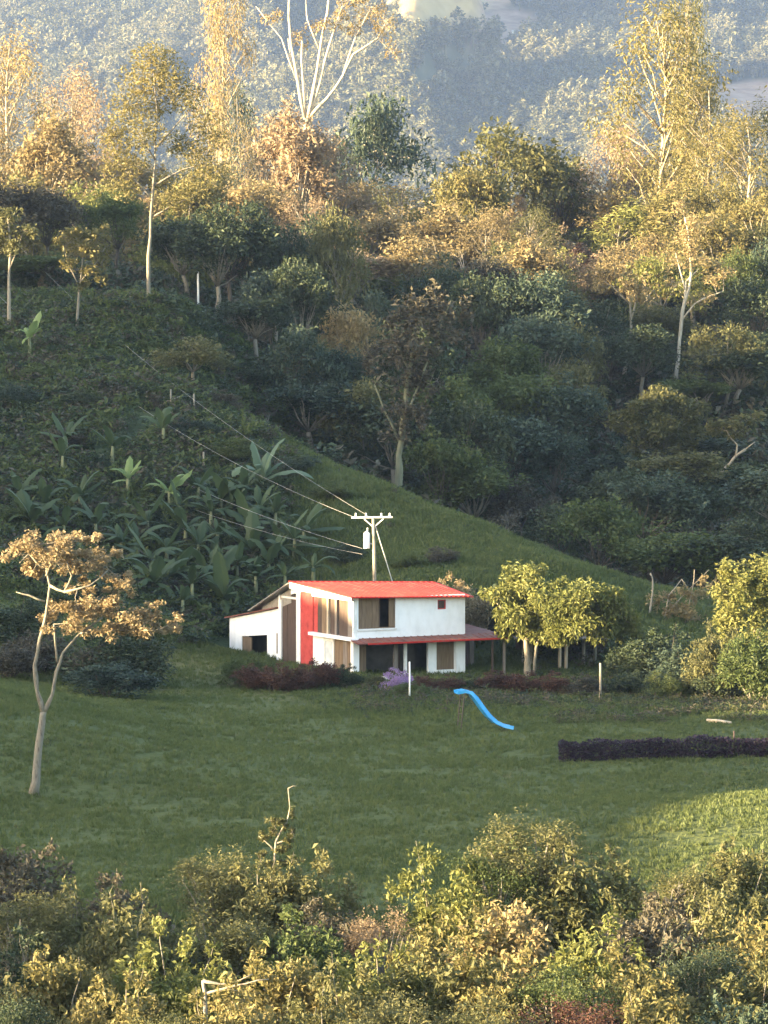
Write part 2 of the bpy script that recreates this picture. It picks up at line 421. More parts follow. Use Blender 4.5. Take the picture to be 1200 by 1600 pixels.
# the mountain beyond the valley
BUMPS = [  # photo px, py of the steep edge, height, width across (m), length along y (m)
    (618, 75, 70, 110, 150), (725, 185, 60, 70, 110), (640, 225, 36, 80, 130), (410, 110, 20, 90, 160), (1080, 40, 26, 80, 150), (230, 170, 12, 80, 140), (960, 260, 12, 60, 120)]
KM = 2.2                                      # metres per unit of the mountain's own plan
def mount_z(x, y):
    return CAM_Z + (mount_plan(np.asarray(x) / KM, np.asarray(y) / KM) - CAM_Z) * KM
def mount_plan(x, y):
    z = np.interp(y, [620, 900, 1150, 1400, 1700, 2000, 2300, 2600, 2800], [-22, -8, 38, 98, 165, 232, 292, 320, 322])
    z = z + 22 * fbm(x / 170 + 4, y / 260, 4) * sstep(700, 1300, y)
    for (px, py, h, w, l) in BUMPS:
        # distance where the plain slope is met at that pixel
        ds = np.arange(1000, 2600, 10.0)
        base = np.interp(ds, [620, 900, 1150, 1400, 1700, 2000, 2300, 2600], [-22, -8, 38, 98, 165, 232, 292, 320])
        k = np.argmin(np.abs(base - (CAM_Z + (HOR - py) / F * ds))); yc = ds[k]; xc = (px - 600) / F * yc
        s = x - xc
        prof = sstep(-w, 0, s) * sstep(22, 0, s)
        z = z + h * prof * np.exp(-((y - yc) / (l * .5)) ** 2)
    return z
def blob(x, y, z, px, py, rx, ry):
    p_x = pxof(x, y); p_y = HOR - (z - CAM_Z) / y * F
    n = .5 * fbm(x / 55, y / 88, 3)
    return sstep(1.15, .85, np.sqrt(((p_x - px) / rx) ** 2 + ((p_y - py) / ry) ** 2) + n)
def a_meadow(x, y, z):
    return np.maximum(blob(x, y, z, 690, 5, 95, 45), .6 * blob(x, y, z, 800, 110, 45, 30))
def a_field(x, y, z):
    return np.maximum.reduce([blob(x, y, z, 785, 45, 80, 34), blob(x, y, z, 1180, 180, 85, 50), .7 * blob(x, y, z, 880, 60, 40, 20)])
mxs = KM * np.arange(-440, 441, 5.0); mys = KM * np.concatenate([np.arange(620, 1100, 20.0), np.arange(1100, 2400, 7.0), np.arange(2400, 2801, 20.0)])
sheet('mountain', mxs, mys, mount_z, MATS['mountain'], {'meadow': a_meadow, 'field': a_field})

# ------------------------------------------------------------------ leaves and trees
def unit(n, rng):
    v = rng.normal(size=(n, 3)); return v / np.linalg.norm(v, axis=1)[:, None]
def add_leaves(mb, c, L, rng, aspect=.55, droop=0.0, up=.5, var=.35, out=None):
    n = len(c)
    a = unit(n, rng) * np.array([1, 1, .6]); a[:, 2] -= droop
    if out is not None: a = a + out * .6
    a /= np.linalg.norm(a, axis=1)[:, None] + 1e-9
    nr = unit(n, rng); nr[:, 2] = np.abs(nr[:, 2]) + up
    b = np.cross(a, nr); b /= np.linalg.norm(b, axis=1)[:, None] + 1e-9
    nn = np.cross(b, a)
    l = L * (1 + var * rng.normal(size=(n, 1))).clip(.4, 1.9)
    w = l * aspect
    v = np.empty((n, 4, 3))
    v[:, 0] = c - a * l * .5
    v[:, 1] = c + b * w * .5 + nn * l * .10 - a * l * .05
    v[:, 2] = c + a * l * .5 - nn * l * .06
    v[:, 3] = c - b * w * .5 + nn * l * .10 - a * l * .05
    mb.add(v.reshape(-1, 3), np.arange(4 * n).reshape(n, 4))
def add_clump(mb, c, r, n, L, rng, **kw):
    """leaves through an ellipsoid, denser to its skin, its outline broken"""
    d = unit(n, rng)
    rad = rng.random((n, 1)) ** .45
    rad *= 1 + .22 * np.sin(d[:, :1] * 5 + c[0] * 3) * np.cos(d[:, 1:2] * 4 + c[1])
    pts = np.asarray(c) + d * rad * np.asarray(r)
    add_leaves(mb, pts, L, rng, out=d, **kw)
def wob(a, b, n, amt, rng):
    a = np.asarray(a, float); b = np.asarray(b, float)
    out = []
    for i in range(n + 1):
        t = i / n
        p = a + (b - a) * t
        if 0 < i < n: p = p + rng.normal(size=3) * amt
        out.append(tuple(p))
    return out
def taper(r0, r1, n): return [r0 + (r1 - r0) * i / n for i in range(n + 1)]

def make_round(seed, H=10, W=8, low=.10, L=.36, leaves=4600, nc=28, flat=1.0, lobe=1.0):
    rng = np.random.default_rng(seed); T = MB(); C = MB()
    top = np.array([rng.normal() * .3, rng.normal() * .3, H * (low + .12)])
    T.tube(wob((0, 0, -.6), top, 4, .12, rng), taper(.030 * H, .018 * H, 4), 7)
    cz = H * (low + 1) / 2; rz = H * (1 - low) / 2; rx = W / 2
    for i in range(nc):
        d = unit(1, rng)[0]
        if d[2] < -.45: d[2] *= -.6
        k = rng.uniform(.45, .80)
        c = np.array([d[0] * rx * k, d[1] * rx * k, cz + d[2] * rz * k * (.95)])
        r = rng.uniform(.24, .40) * rx * lobe
        T.tube(wob(top, c, 3, .15, rng), taper(.012 * H / lobe ** 2.5, .003 * H, 3), 5)
        add_clump(C, c, (r, r, r * .8 * flat), int(leaves / nc), L, rng, up=.8)
    # stray sprays that break the outline
    for i in range(14):
        d = unit(1, rng)[0]; d[2] = abs(d[2]) * .9
        c = np.array([d[0] * rx, d[1] * rx, cz + d[2] * rz]) * np.array([.95, .95, .97])
        add_clump(C, c, (.09 * W, .09 * W, .07 * H), 26, L * .9, rng, up=.6)
    return T, C
def make_forest(seed): return make_round(seed, H=10, W=8.5, low=.22, L=.34, leaves=5600, nc=17, flat=.75, lobe=1.25)
def make_umbrella(seed, H=9, W=9, L=.36, leaves=3600, nc=20):
    rng = np.random.default_rng(seed); T = MB(); C = MB()
    fork = np.array([rng.normal() * .4, rng.normal() * .4, H * .42])
    T.tube(wob((0, 0, -.6), fork, 4, .12, rng), taper(.026 * H, .018 * H, 4), 7)
    limbs = []
    for i in range(5):
        a = i * 1.2566 + rng.uniform(-.4, .4); q = fork + np.array([math.cos(a) * W * .2, math.sin(a) * W * .2, H * rng.uniform(.14, .26)])
        T.tube(wob(fork, q, 3, .12, rng), taper(.012 * H, .007 * H, 3), 6); limbs.append(q)
    for i in range(nc):
        a = rng.uniform(0, 6.283); k = rng.uniform(.1, .85) ** .7
        x, y = math.cos(a) * k * W / 2, math.sin(a) * k * W / 2
        z = H * (.93 - .34 * k * k - rng.uniform(0, .24))
        c = np.array([x, y, z]); r = rng.uniform(.17, .27) * W
        b = min(limbs, key=lambda q: ((q - c) ** 2).sum())
        T.tube(wob(b, c, 3, .10, rng), taper(.0055 * H, .002 * H, 3), 5)
        add_clump(C, c, (r, r, r * .55), int(leaves / nc), L, rng, up=1.3)
    for i in range(16):
        a = rng.uniform(0, 6.283); k = rng.uniform(.6, 1.02)
        c = np.array([math.cos(a) * k * W / 2, math.sin(a) * k * W / 2, H * (.78 - .22 * k * k + rng.uniform(0, .15))])
        add_clump(C, c, (.07 * W, .07 * W, .05 * H), 24, L, rng, up=1)
    return T, C
def make_tall(seed, H=20, W=8, low=.18, L=.32, leaves=7600, nc=46, droop=.9, lean=0):
    """tall loose tree, its sprays hanging along a long pale trunk"""
    rng = np.random.default_rng(seed); T = MB(); C = MB()
    n = 9; tr = []
    ph = rng.uniform(0, 6)
    for i in range(n + 1):
        t = i / n; tr.append((math.sin(t * 5 + ph) * .02 * H * t + lean * t * t, math.cos(t * 4 + ph) * .02 * H * t, -.8 + (H * .95 + .8) * t))
    T.tube(tr, taper(.014 * H, .002 * H, n), 7)
    for i in range(nc):
        t = low + (1 - low) * (i + rng.uniform(0, 1)) / nc
        wdt = W / 2 * (1.15 - .55 * abs(t - .55) / .45) * rng.uniform(.3, 1)
        a = rng.uniform(0, 6.283)
        b = np.array(tr[min(n, int(max(0, t - .10) * n))])
        c = np.array([tr[min(n, int(t * n))][0] + math.cos(a) * wdt, math.sin(a) * wdt, H * t * .97])
        T.tube(wob(b, c, 3, .12, rng), taper(.0042 * H, .0014 * H, 3), 5)
        r = rng.uniform(.16, .28) * W
        add_clump(C, c, (r * .8, r * .8, r * 1.25), int(leaves / nc), L, rng, aspect=.34, droop=droop, up=.1)
    return T, C
def make_bush(seed, H=3, W=4, L=.16, leaves=6000, nc=22, stems=9):
    rng = np.random.default_rng(seed); T = MB(); C = MB()
    for i in range(nc):
        a = rng.uniform(0, 6.283); k = rng.uniform(0, .72) ** .6
        z = H * rng.uniform(.22, .80) * (1 - .35 * k)
        c = np.array([math.cos(a) * k * W / 2, math.sin(a) * k * W / 2, z]); r = rng.uniform(.14, .22) * W
        if i < stems: T.tube(wob((c[0] * .15, c[1] * .15, -.4), c, 3, .08, rng), taper(.02 * H, .006 * H, 3), 5)
        add_clump(C, c, (r, r, r * .8), int(leaves / nc), L, rng, up=.7)
    for i in range(18):
        a = rng.uniform(0, 6.283); k = rng.uniform(.2, 1)
        c = np.array([math.cos(a) * k * W / 2, math.sin(a) * k * W / 2, H * (1.0 - .5 * k * k) * rng.uniform(.8, 1.02)])
        add_clump(C, c, (.07 * W, .07 * W, .08 * H), 50, L * .9, rng, up=.5)
        if i % 6 == 0: T.tube(wob(c * .55, c * np.array([1.05, 1.05, 1.1]), 3, .06, rng), taper(.008 * H, .002 * H, 3), 4)
    return T, C
def make_sparse(seed, H=9, W=6, L=.22, leaves=700):
    """half-bare tree: forked pale limbs and thin leaf sprays"""
    rng = np.random.default_rng(seed); T = MB(); C = MB()
    def grow(p, d, l, r, lev):
        d = d / np.linalg.norm(d)
        q = p + d * l
        T.tube(wob(p, q, 2, .04 * l, rng), taper(r, r * .6, 2), 5)
        if lev == 0:
            add_clump(C, q, (.09 * W, .09 * W, .07 * H), int(leaves / 27), L, rng, up=.3); return
        for k in range(3):
            nd = d + rng.normal(size=3) * .5 + np.array([0, 0, .25])
            grow(q, nd, l * rng.uniform(.62, .85), r * .6, lev - 1)
    grow(np.array([0, 0, -.4]), np.array([rng.normal() * .1, 0, 1]), H * .36, .016 * H, 3)
    return T, C
PROTO = {}
def proto(kind, builder, n, **kw):
    lst = []
    for i in range(n):
        T, C = builder(1000 + 37 * len(PROTO) + i * 11 + n, **kw)
        cv = np.concatenate(C.v)
        lo, hi = np.percentile(cv, 1.5, axis=0), np.percentile(cv, 98.5, axis=0)
        lst.append((T.mesh(kind + '_trunk', MATS['bark_gray'], True), C.mesh(kind + '_crown', MATS['leaf_dark']), hi[2], (hi[0] - lo[0] + hi[1] - lo[1]) / 2))
    PROTO[kind] = lst
proto('round', make_round, 6)
proto('umbrella', make_umbrella, 5)
proto('forest', make_forest, 7)
proto('tall', make_tall, 6)
proto('bush', make_bush, 7)
proto('sparse', make_sparse, 3)
proto('fine', make_round, 4, L=.19, leaves=8000, nc=28)          # nearer trees, smaller leaves
proto('bamboo', make_tall, 3, H=11, W=7, low=.12, L=.5, leaves=3000, nc=30, droop=.3)

KCYC = {}
def plant(kind, name, label, cat, group, px, top, d, wpx, leaf, bark='bark_gray', base_py=None, loc=None, sink=0.0):
    """one plant: foot on the ground at column px and distance d, its top at photo row top, wpx wide"""
    k = KCYC.get(kind, 0); KCYC[kind] = k + 1
    T, C, h0, w0 = PROTO[kind][k % len(PROTO[kind])]
    g = gp(px, d) if loc is None else Vector(loc)
    H = max(.4, P(px, top, g.y).z - g.z)
    sx = wpx / F * g.y / w0; sz = H / h0
    if kind in ('bush', 'fine'): sx = max(sx, sz / 1.35)
    elif kind in ('round', 'forest'): sx = max(sx, sz / 1.5)
    o = empty(name, g - Vector((0, 0, sink)), random.uniform(0, 6.28))
    o.scale = (sx, sx, sz)
    t = ob('trunk' if kind not in ('bush',) else 'stem', T, o, mat=MATS[bark]); c = ob('crown' if kind not in ('bush',) else 'foliage', C, o, mat=MATS[leaf])
    return tag(o, label, cat, group)

def custom_tree(name, label, cat, base, d, limbs, clumps, leaf, bark, L=.25, dens=1.0, group=None, open_=1.0, seed=1, kw=None, plain=False):
    """limbs: [(list of (px,py,dy), r0, r1)], clumps: [(px,py,rx_px,ry_px,dy)] measured on the photo at distance d"""
    rng = np.random.default_rng(seed); T = MB(); C = MB()
    g = Vector(base)
    def loc(px, py, dy): return np.array(P(px, py, d + dy) - g)
    ends = []
    for pts, r0, r1 in limbs:
        q = [tuple(loc(*(p if len(p) == 3 else (*p, 0)))) for p in pts]
        q2 = []
        for i in range(len(q) - 1):       # mild kinks between the measured points
            q2.append(q[i]); m = (np.array(q[i]) + np.array(q[i + 1])) / 2 + rng.normal(size=3) * .02 * np.linalg.norm(np.array(q[i + 1]) - np.array(q[i]))
            q2.append(tuple(m))
        q2.append(q[-1])
        T.tube(q2, [r * (1 + .09 * rng.normal()) for r in taper(r0, r1, len(q2) - 1)], 8)
        ends += q2
    for (px, py, rx, ry, dy) in clumps:
        c = loc(px, py, dy); rx_ = rx / F * d; rz_ = ry / F * d
        n = int(dens * 9 * (rx_ * rx_ + 2 * rx_ * rz_) / (L * L))
        b = min(ends, key=lambda e: ((np.array(e) - c) ** 2).sum())
        T.tube(wob(b, c, 3, .05 * rx_, rng), taper(max(r1 * .8, .012), .010, 3), 5)
        if plain: add_clump(C, c, (rx_, rx_ * .9, rz_), max(n, 12), L, rng, **(kw or {})); continue
        for k in range(7):                  # each mass of leaves breaks up into sprays on their own twigs
            dd = unit(1, rng)[0] * rng.uniform(.4, .9) * open_; cc = c + dd * np.array([rx_, rx_ * .9, rz_]); f = rng.uniform(.36, .60) / open_
            T.tube(wob(c, cc, 2, .04 * rx_, rng), [.012, .009, .005], 4)
            add_clump(C, cc, (rx_ * f, rx_ * f, rz_ * f * 1.1), max(n // 7, 6), L, rng, **(kw or {}))
    o = empty(name, g)
    ob('trunk', T.mesh(name + '_trunk', MATS[bark], True), o)
    if clumps: ob('crown', C.mesh(name + '_crown', MATS[leaf]), o)
    return tag(o, label, cat, group)

# ------------------------------------------------------------------ house
TH = R(28)
C0 = Vector(((552 - 600) / F * 200.0, 200.0, 0.0))
cT, sT = math.cos(TH), math.sin(TH)
def FX(px, y=0.0):
    """local x of photo column px on the plane local y"""
    t = (px - 600) / F
    return (t * (C0.y + cT * y) - C0.x + sT * y) / (cT - t * sT)
def SY(px, x=0.0):
    """local y of photo column px on the plane local x"""
    t = (px - 600) / F
    return (C0.x + cT * x - t * (C0.y + sT * x)) / (sT + t * cT)
def Z(py, x, y=0.0):
    return P(600, py, C0.y + sT * x + cT * y).z
house = empty('house', C0, TH)
tag(house, 'white two storey farmhouse with a red metal roof and red plank gable wall', 'house')
def part(name, mat, fn, parent=None, smooth=False):
    mb = MB(); fn(mb); return ob(name, mb.mesh(name, MATS[mat], smooth), parent or house)
def bx(name, mat, *a, parent=None):
    return part(name, mat, lambda m: m.box(*a), parent)
XR = FX(727)                                   # right corner of the front
YB = SY(437)                                   # back end of the tall block's side wall
zs = 1.93                                      # upper floor level
ze = Z(936, 2.5)                               # eave
def zroof(y): return Z(908.5, 0, SY(461)) - .05 - (SY(461) - y) * (Z(908.5, 0, SY(461)) - Z(931, 0)) / SY(461) if y < SY(461) else Z(908.5, 0, SY(461)) - .05 - (y - SY(461)) * .36
YR = SY(461)
GB = -1.2                                      # walls go down into the slope
# front, upper storey: pieces butted round the openings
wl, wr, wt, wbm = FX(560), FX(618), Z(933, FX(590)), Z(982, FX(590))
sl_, sr_, st_, sb_ = FX(684), FX(697), Z(937, FX(690)), Z(952, FX(690))
def front_upper(m):
    zt = ze + .12
    m.box(0, wl, 0, .2, zs, zt)
    m.box(wl, wr, 0, .2, zs, wbm); m.box(wl, wr, 0, .2, wt, zt)
    m.box(wr, sl_, 0, .2, zs, zt)
    m.box(sl_, sr_, 0, .2, zs, sb_); m.box(sl_, sr_, 0, .2, st_, zt)
    m.box(sr_, XR, 0, .2, zs, zt)
part('wall', 'white_paint', front_upper)
bx('window_sill', 'white_trim', wl - .06, wr + .06, -.07, -.003, wbm - .10, wbm)
big = part('window', 'wood_brown', lambda m: (m.box(wl, wl + .07, .06, .16, wbm, wt), m.box(wr - .07, wr, .06, .16, wbm, wt), m.box(wl + .07, wr - .07, .06, .16, wt - .07, wt), m.box(wl + .07, wr - .07, .06, .16, wbm, wbm + .06)))
big['label'] = 'wide window with its left shutter shut and right half open'
xm = FX(593)
nb = 3
for i in range(nb):
    a = wl + .07 + (xm - wl - .07) * i / nb; b = wl + .07 + (xm - wl - .07) * (i + 1) / nb
    bx('shutter_board', 'wood_brown', a + .006, b - .006, .085 + .012 * (i % 2), .125, wbm + .06, wt - .07, parent=big)
bx('shutter', 'wood_brown', FX(608), wr - .07, .02, .06, wbm + .07, wt - .08, parent=big)
bx('mullion', 'wood_dark', xm, xm + .06, .07, .15, wbm + .06, wt - .07, parent=big)
sm = part('window', 'red_paint', lambda m: (m.box(sl_, sl_ + .06, .03, .13, sb_, st_), m.box(sr_ - .06, sr_, .03, .13, sb_, st_), m.box(sl_ + .06, sr_ - .06, .03, .13, st_ - .06, st_), m.box(sl_ + .06, sr_ - .06, .03, .13, sb_, sb_ + .06)))
sm['label'] = 'small square window with a red brown frame'
bx('pane', 'wood_dark', sl_ + .06, sr_ - .06, .07, .09, sb_ + .06, st_ - .06, parent=sm)
# upper storey, the other sides and the inside
bx('wall', 'red_paint', XR - .2, XR, .2, YB, zs, ze + .1).__setitem__('label', 'dark red end wall facing away from the sun')
bx('wall', 'white_paint', 0, XR, YB, YB + .2, GB, zroof(YB) - .12)
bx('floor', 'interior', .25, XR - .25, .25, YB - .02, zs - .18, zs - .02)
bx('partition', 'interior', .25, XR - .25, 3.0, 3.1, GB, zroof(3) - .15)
# side wall: gable, red band, boards, dark panel with white trims
yb0, yb1 = SY(551), SY(490)                    # board field
yr0, yr1 = SY(489), SY(470)                    # red band
yd0, yd1 = SY(465), SY(440)                    # dark panel
zb_t, zb_b = Z(937, 0, SY(520)), Z(996, 0, SY(520))
zg = zb_t + .05
part('gable', 'white_paint', lambda m: m.prism([(0, zg), (yr1, zg + .0), (yr1, zroof(yr1) - .14), (0, zroof(0) - .14)], 'x', .0, .18))
part('gable', 'white_paint', lambda m: m.prism([(yr1, Z(925, 0, yd0)), (yd0 + .9, Z(930, 0, yd0)), (yd0 + .9, zroof(yd0 + .9) - .14), (YR, zroof(YR) - .14), (yr1, zroof(yr1) - .14)], 'x', .0, .18))
part('gable_board', 'zinc', lambda m: m.prism([(yd0 + .9, Z(940, 0, yd1)), (YB + 2.4, zroof(YB + 2.4) - .62), (YB + 2.4, zroof(YB + 2.4) - .10), (yd0 + .9, zroof(yd0 + .9) - .14)], 'x', .02, .14))
bx('corner_post', 'white_trim', -.03, .22, -.03, yb0, zs, zg + .0)
part('wall', 'red_paint', lambda m: (m.box(-.02, .18, yr0, yr1, GB, zg - .003), m.prism([(yr0 + .15, zg), (yr1 - .002, zg), (yr1 - .002, zroof(yr1) - .18), (yr0 + .15, zroof(yr0) - .18)], 'x', -.02, -.004)))
nbd = 9
tones = ['red_paint', 'wood_dark', 'wood_brown', 'wood_light', 'wood_dark', 'wood_gray', 'wood_dark', 'wood_dark', 'wood_gray']
for i in range(nbd):
    a = yb0 + (yb1 - yb0) * (nbd - 1 - i) / nbd; b = yb0 + (yb1 - yb0) * (nbd - i) / nbd
    if i in (3, 5): a += (b - a) * .55
    bx('plank', tones[i], -.01 - .012 * ((i * 7) % 3), .12, a + .012, b - .004, zb_b, zg - .004)
bx('backing', 'wood_dark', .13, .17, yb0, yb1, zs, zg)
for i in range(3):
    a = yd0 + .12 + (yd1 - yd0 - .12) * i / 3; b = yd0 + .12 + (yd1 - yd0 - .12) * (i + 1) / 3
    bx('plank', 'wood_dark', .03 + .01 * (i % 2), .1, a + .008, b - .008, GB, Z(934, 0, yd0))
bx('backing', 'wood_dark', .12, .16, yd0, yd1, GB, Z(932, 0, yd0))
bx('trim', 'white_trim', -.06, .16, yr1, yd0 + .1, GB, Z(926, 0, yr1))
bx('trim', 'white_trim', -.04, .16, yd1, yd1 + .22, GB, Z(937, 0, yd1))
bx('trim', 'white_trim', -.04, .15, yd0 + .1, yd1, Z(937, 0, yd0), Z(934, 0, yd0))
# roof
def roofslab(m):
    xl, xr0, xr1 = -.35, XR + .30, XR + 2.1
    n = 26
    for i in range(n):                           # standing ribs of the metal sheets
        t0, t1 = i / n, (i + 1) / n
        e0, e1 = xl + (xr0 - xl) * t0, xl + (xr0 - xl) * t1
        r0, r1 = xl + (xr1 - xl) * t0, xl + (xr1 - xl) * t1
        zdip = .03 * math.sin(t0 * 7)
        ey = -.45
        m.slab([(e0, ey, zroof(ey) + .04 - t0 * .20), (e1, ey, zroof(ey) + .04 - t1 * .20), (r1, YR, zroof(YR) + .05 - t1 * .32), (r0, YR, zroof(YR) + .05 - t0 * .32)], .07)
        m.slab([(e0 - .025, ey - .01, zroof(ey) + .075 - t0 * .20), (e0 + .025, ey - .01, zroof(ey) + .075 - t0 * .20), (r0 + .03, YR - .01, zroof(YR) + .085 - t0 * .32), (r0 - .03, YR - .01, zroof(YR) + .085 - t0 * .32)], .034)
roof = part('roof', 'roof_red', roofslab)
part('ridge_cap', 'roof_red', lambda m: m.slab([(-.36, YR - .16, zroof(YR) + .09), (XR + 2.0, YR - .16, zroof(YR) - .23), (XR + 2.0, YR + .16, zroof(YR) - .23), (-.36, YR + .16, zroof(YR) + .09)], .06), roof)
part('verge_board', 'white_trim', lambda m: m.prism([(-.45, zroof(-.45) - .20), (YR, zroof(YR) - .34), (YR, zroof(YR) + .01), (-.45, zroof(-.45) - .02)], 'x', -.38, -.33), roof)
part('roof', 'zinc', lambda m: m.slab([(-.45, YR + .01, zroof(YR)), (XR + 1.2, YR + .01, zroof(YR) - .3), (XR + 1.2, YB + 3.4, zroof(YB + 3.4) - .3), (-.45, YB + 3.4, zroof(YB + 3.4))], .06)).__setitem__('label', 'weathered grey back slope of the roof')
# ground floor, side
yc0, yc1 = SY(560), SY(552)
zf = Z(1004, 0, SY(520))
bx('slab_edge', 'white_paint', -.32, .18, -.32, yr0 + .02, zs - .07, zs + .10)
def side_lower(m):
    m.box(-.01, .18, SY(505), yr0, GB, zs - .08)
part('wall', 'white_paint', side_lower)
d0, d1 = SY(521), SY(505)
door = part('door', 'white_trim', lambda m: (m.box(.0, .16, d1 - .12, d1, GB, zs - .08), m.box(.0, .16, d0, d0 + .12, GB, zs - .08), m.box(.0, .16, d0 + .12, d1 - .12, zs - .30, zs - .08)))
bx('panel', 'door_blue', .06, .11, d0 + .12, d1 - .12, GB, zs - .30, parent=door)
e0, e1 = SY(548), SY(521)
for i in range(4):
    a = e0 + (e1 - e0) * i / 4; b = e0 + (e1 - e0) * (i + 1) / 4
    bx('plank', ['wood_brown', 'wood_gray', 'wood_brown', 'wood_brown'][i], .04 + .012 * (i % 2), .14, a + .01, b - .01, GB, zs - .08)
bx('corner_column', 'white_paint', -.02, .36, -.02, e0, GB, zs - .075)
# ground floor, front under the canopy
lo = zs - .1
G = lambda px: FX(px, .0)
bx('panel', 'wood_brown', .37, G(575), .25, .32, GB, lo)
bx('porch_post', 'wood_gray', G(616), G(622), .02, .16, GB, lo)
bx('porch_post', 'white_trim', G(632), G(636.5), .02, .14, GB, lo)
bx('wall', 'white_paint', G(670), G(682), .05, .25, GB, lo)
w0, w1 = G(682), G(712)
zsill = Z(1047, w0)
win = part('window', 'white_trim', lambda m: (m.box(w0, w0 + .05, .05, .2, zsill, lo), m.box(w1 - .05, w1, .05, .2, zsill, lo), m.box(w0 + .05, w1 - .05, .05, .2, lo - .12, lo)))
win['label'] = 'shuttered ground floor window beside the white end column'
for i in range(3):
    a = w0 + .05 + (w1 - w0 - .1) * i / 3; b = w0 + .05 + (w1 - w0 - .1) * (i + 1) / 3
    bx('shutter_board', 'wood_brown', a + .006, b - .006, .10 + .012 * (i % 2), .15, zsill, lo - .12, parent=win)
bx('wall', 'white_paint', w0, w1, .04, .26, GB, zsill)
bx('end_column', 'white_paint', w1, XR, -.02, .36, GB, lo)
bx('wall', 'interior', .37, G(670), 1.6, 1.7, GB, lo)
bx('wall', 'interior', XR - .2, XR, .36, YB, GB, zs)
bx('doorway_frame', 'wood_dark', G(640), G(643), 1.35, 1.5, GB, lo)
# canopy roof along the front, running on past the corner
xe = FX(790, -.8)
def canopy(m):
    n = 22
    for i in range(n):
        a = -.30 + (xe + .30) * i / n; b = -.30 + (xe + .30) * (i + 1) / n
        m.slab([(a, -1.15, zs - .16), (b, -1.15, zs - .16), (b, -.005, zs + .04), (a, -.005, zs + .04)], .05)
        m.slab([(a - .02, -1.16, zs - .13), (a + .02, -1.16, zs - .13), (a + .02, -.006, zs + .07), (a - .02, -.006, zs + .07)], .028)
can = part('canopy', 'roof_old', canopy); can['label'] = 'faded red lean to canopy over the porch'
bx('fascia', 'roof_red', FX(560), xe, -1.20, -1.165, zs - .24, zs - .14, parent=can)
part('canopy', 'roof_old', lambda m: m.slab([(XR + .01, .01, zs + .04), (xe, .01, zs + .04), (xe, 3.6, zs + .3), (XR + .01, 3.6, zs + .3)], .06))
bx('porch_post', 'wood_gray', xe - .16, xe - .04, -.9, -.78, GB, zs - .2)
bx('porch_post', 'wood_dark', FX(757), FX(757) + .1, -.9, -.8, GB, zs - .2)
for i in range(7):
    a = XR + (xe - XR) * i / 7; b = XR + (xe - XR) * (i + 1) / 7
    bx('plank', 'wood_dark' if i % 3 else 'wood_gray', a + .01, b - .01, 2.8 + .02 * (i % 2), 2.86, GB, zs + .1)
# shed built on at the back
ys0, ys1 = SY(437) + .22, SY(358)
zt0, zt1 = Z(951, 0, ys0), Z(966, 0, ys1)
zl = lambda y: zt0 + (zt1 - zt0) * (y - ys0) / (ys1 - ys0)
o0, o1 = SY(417), SY(377)
zo0, zo1 = Z(992, 0, o0), Z(994, 0, o1)
def shed(m):
    m.prism([(ys0, GB), (o0, GB), (o0, zl(o0)), (ys0, zl(ys0))], 'x', 0, .18)
    m.prism([(o0, zo0), (o1, zo1), (o1, zl(o1)), (o0, zl(o0))], 'x', 0, .18)
    m.prism([(o1, GB), (ys1, GB), (ys1, zl(ys1)), (o1, zl(o1))], 'x', 0, .18)
    m.box(.18, 3.6, ys1 - .18, ys1, GB, zt1)
part('shed_wall', 'white_paint', shed)
bx('slit_window', 'wood_dark', -.02, .02, SY(437) + .3, SY(432), Z(1022, 0, YB), Z(990, 0, YB))
part('shed_roof', 'roof_old', lambda m: m.slab([(-.2, ys0 + .01, zt0 + .10), (3.8, ys0 + .01, zt0 + .10), (3.8, ys1 + .3, zl(ys1 + .3) + .10), (-.2, ys1 + .3, zl(ys1 + .3) + .10)], .07))
bx('shed_shutter', 'wood_brown', .05, .1, o1 - (o1 - o0) * .36, o1, GB, min(zo0, zo1))
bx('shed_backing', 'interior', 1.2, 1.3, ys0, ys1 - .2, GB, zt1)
# ------------------------------------------------------------------ things about the house
# power pole behind the roof
pb = gp(585, 212); D = 212
pole = empty('utility_pole', pb)
tag(pole, 'slim utility pole with crossarm and white transformer rising behind the red roof', 'utility pole')
rel = lambda px, py, d=D: P(px, py, d) - pb
m = MB(); m.tube([(0, 0, -.5), rel(585, 880), rel(583, 808)], [.13, .11, .085], 10); ob('pole', m.mesh('pole', MATS['bark_pale'], True), pole)
m = MB(); a, b = rel(549, 809), rel(613, 808); m.tube([a, b], .055, 6); arm = ob('crossarm', m.mesh('crossarm', MATS['metal_white']), pole)
for px in (556, 572, 596, 609):
    q = rel(px, 808); im = MB(); im.tube([q, q + Vector((0, 0, .10)), q + Vector((0, 0, .16)), q + Vector((0, 0, .24))], [.03, .06, .035, .055], 8)
    ob('insulator', im.mesh('insulator', MATS['metal_white'], True), arm)
for s in (-1, 1):
    m = MB(); m.tube([rel(584, 824), rel(584 + s * 15, 811)], .035, 5); ob('brace', m.mesh('brace', MATS['metal_white']), pole)
c = rel(573, 857); m = MB(); hh = 27 / F * D
m.tube([c, c + Vector((0, 0, .06)), c + Vector((0, 0, hh * .86)), c + Vector((0, 0, hh * .95)), c + Vector((0, 0, hh))], [.17, .19, .19, .12, .05], 14)
tr = ob('transformer', m.mesh('transformer', MATS['metal_white'], True), pole)
m = MB(); m.tube([c + Vector((.05, 0, hh)), c + Vector((.05, 0, hh + .14)), c + Vector((.05, 0, hh + .2))], [.05, .03, .05], 8); ob('bushing', m.mesh('bushing', MATS['metal_white'], True), tr)
m = MB(); m.tube([c + Vector((.15, 0, .3)), rel(584, 850)], .04, 5); ob('bracket', m.mesh('bracket', MATS['wire']), tr)
gw = gp(624, 217)
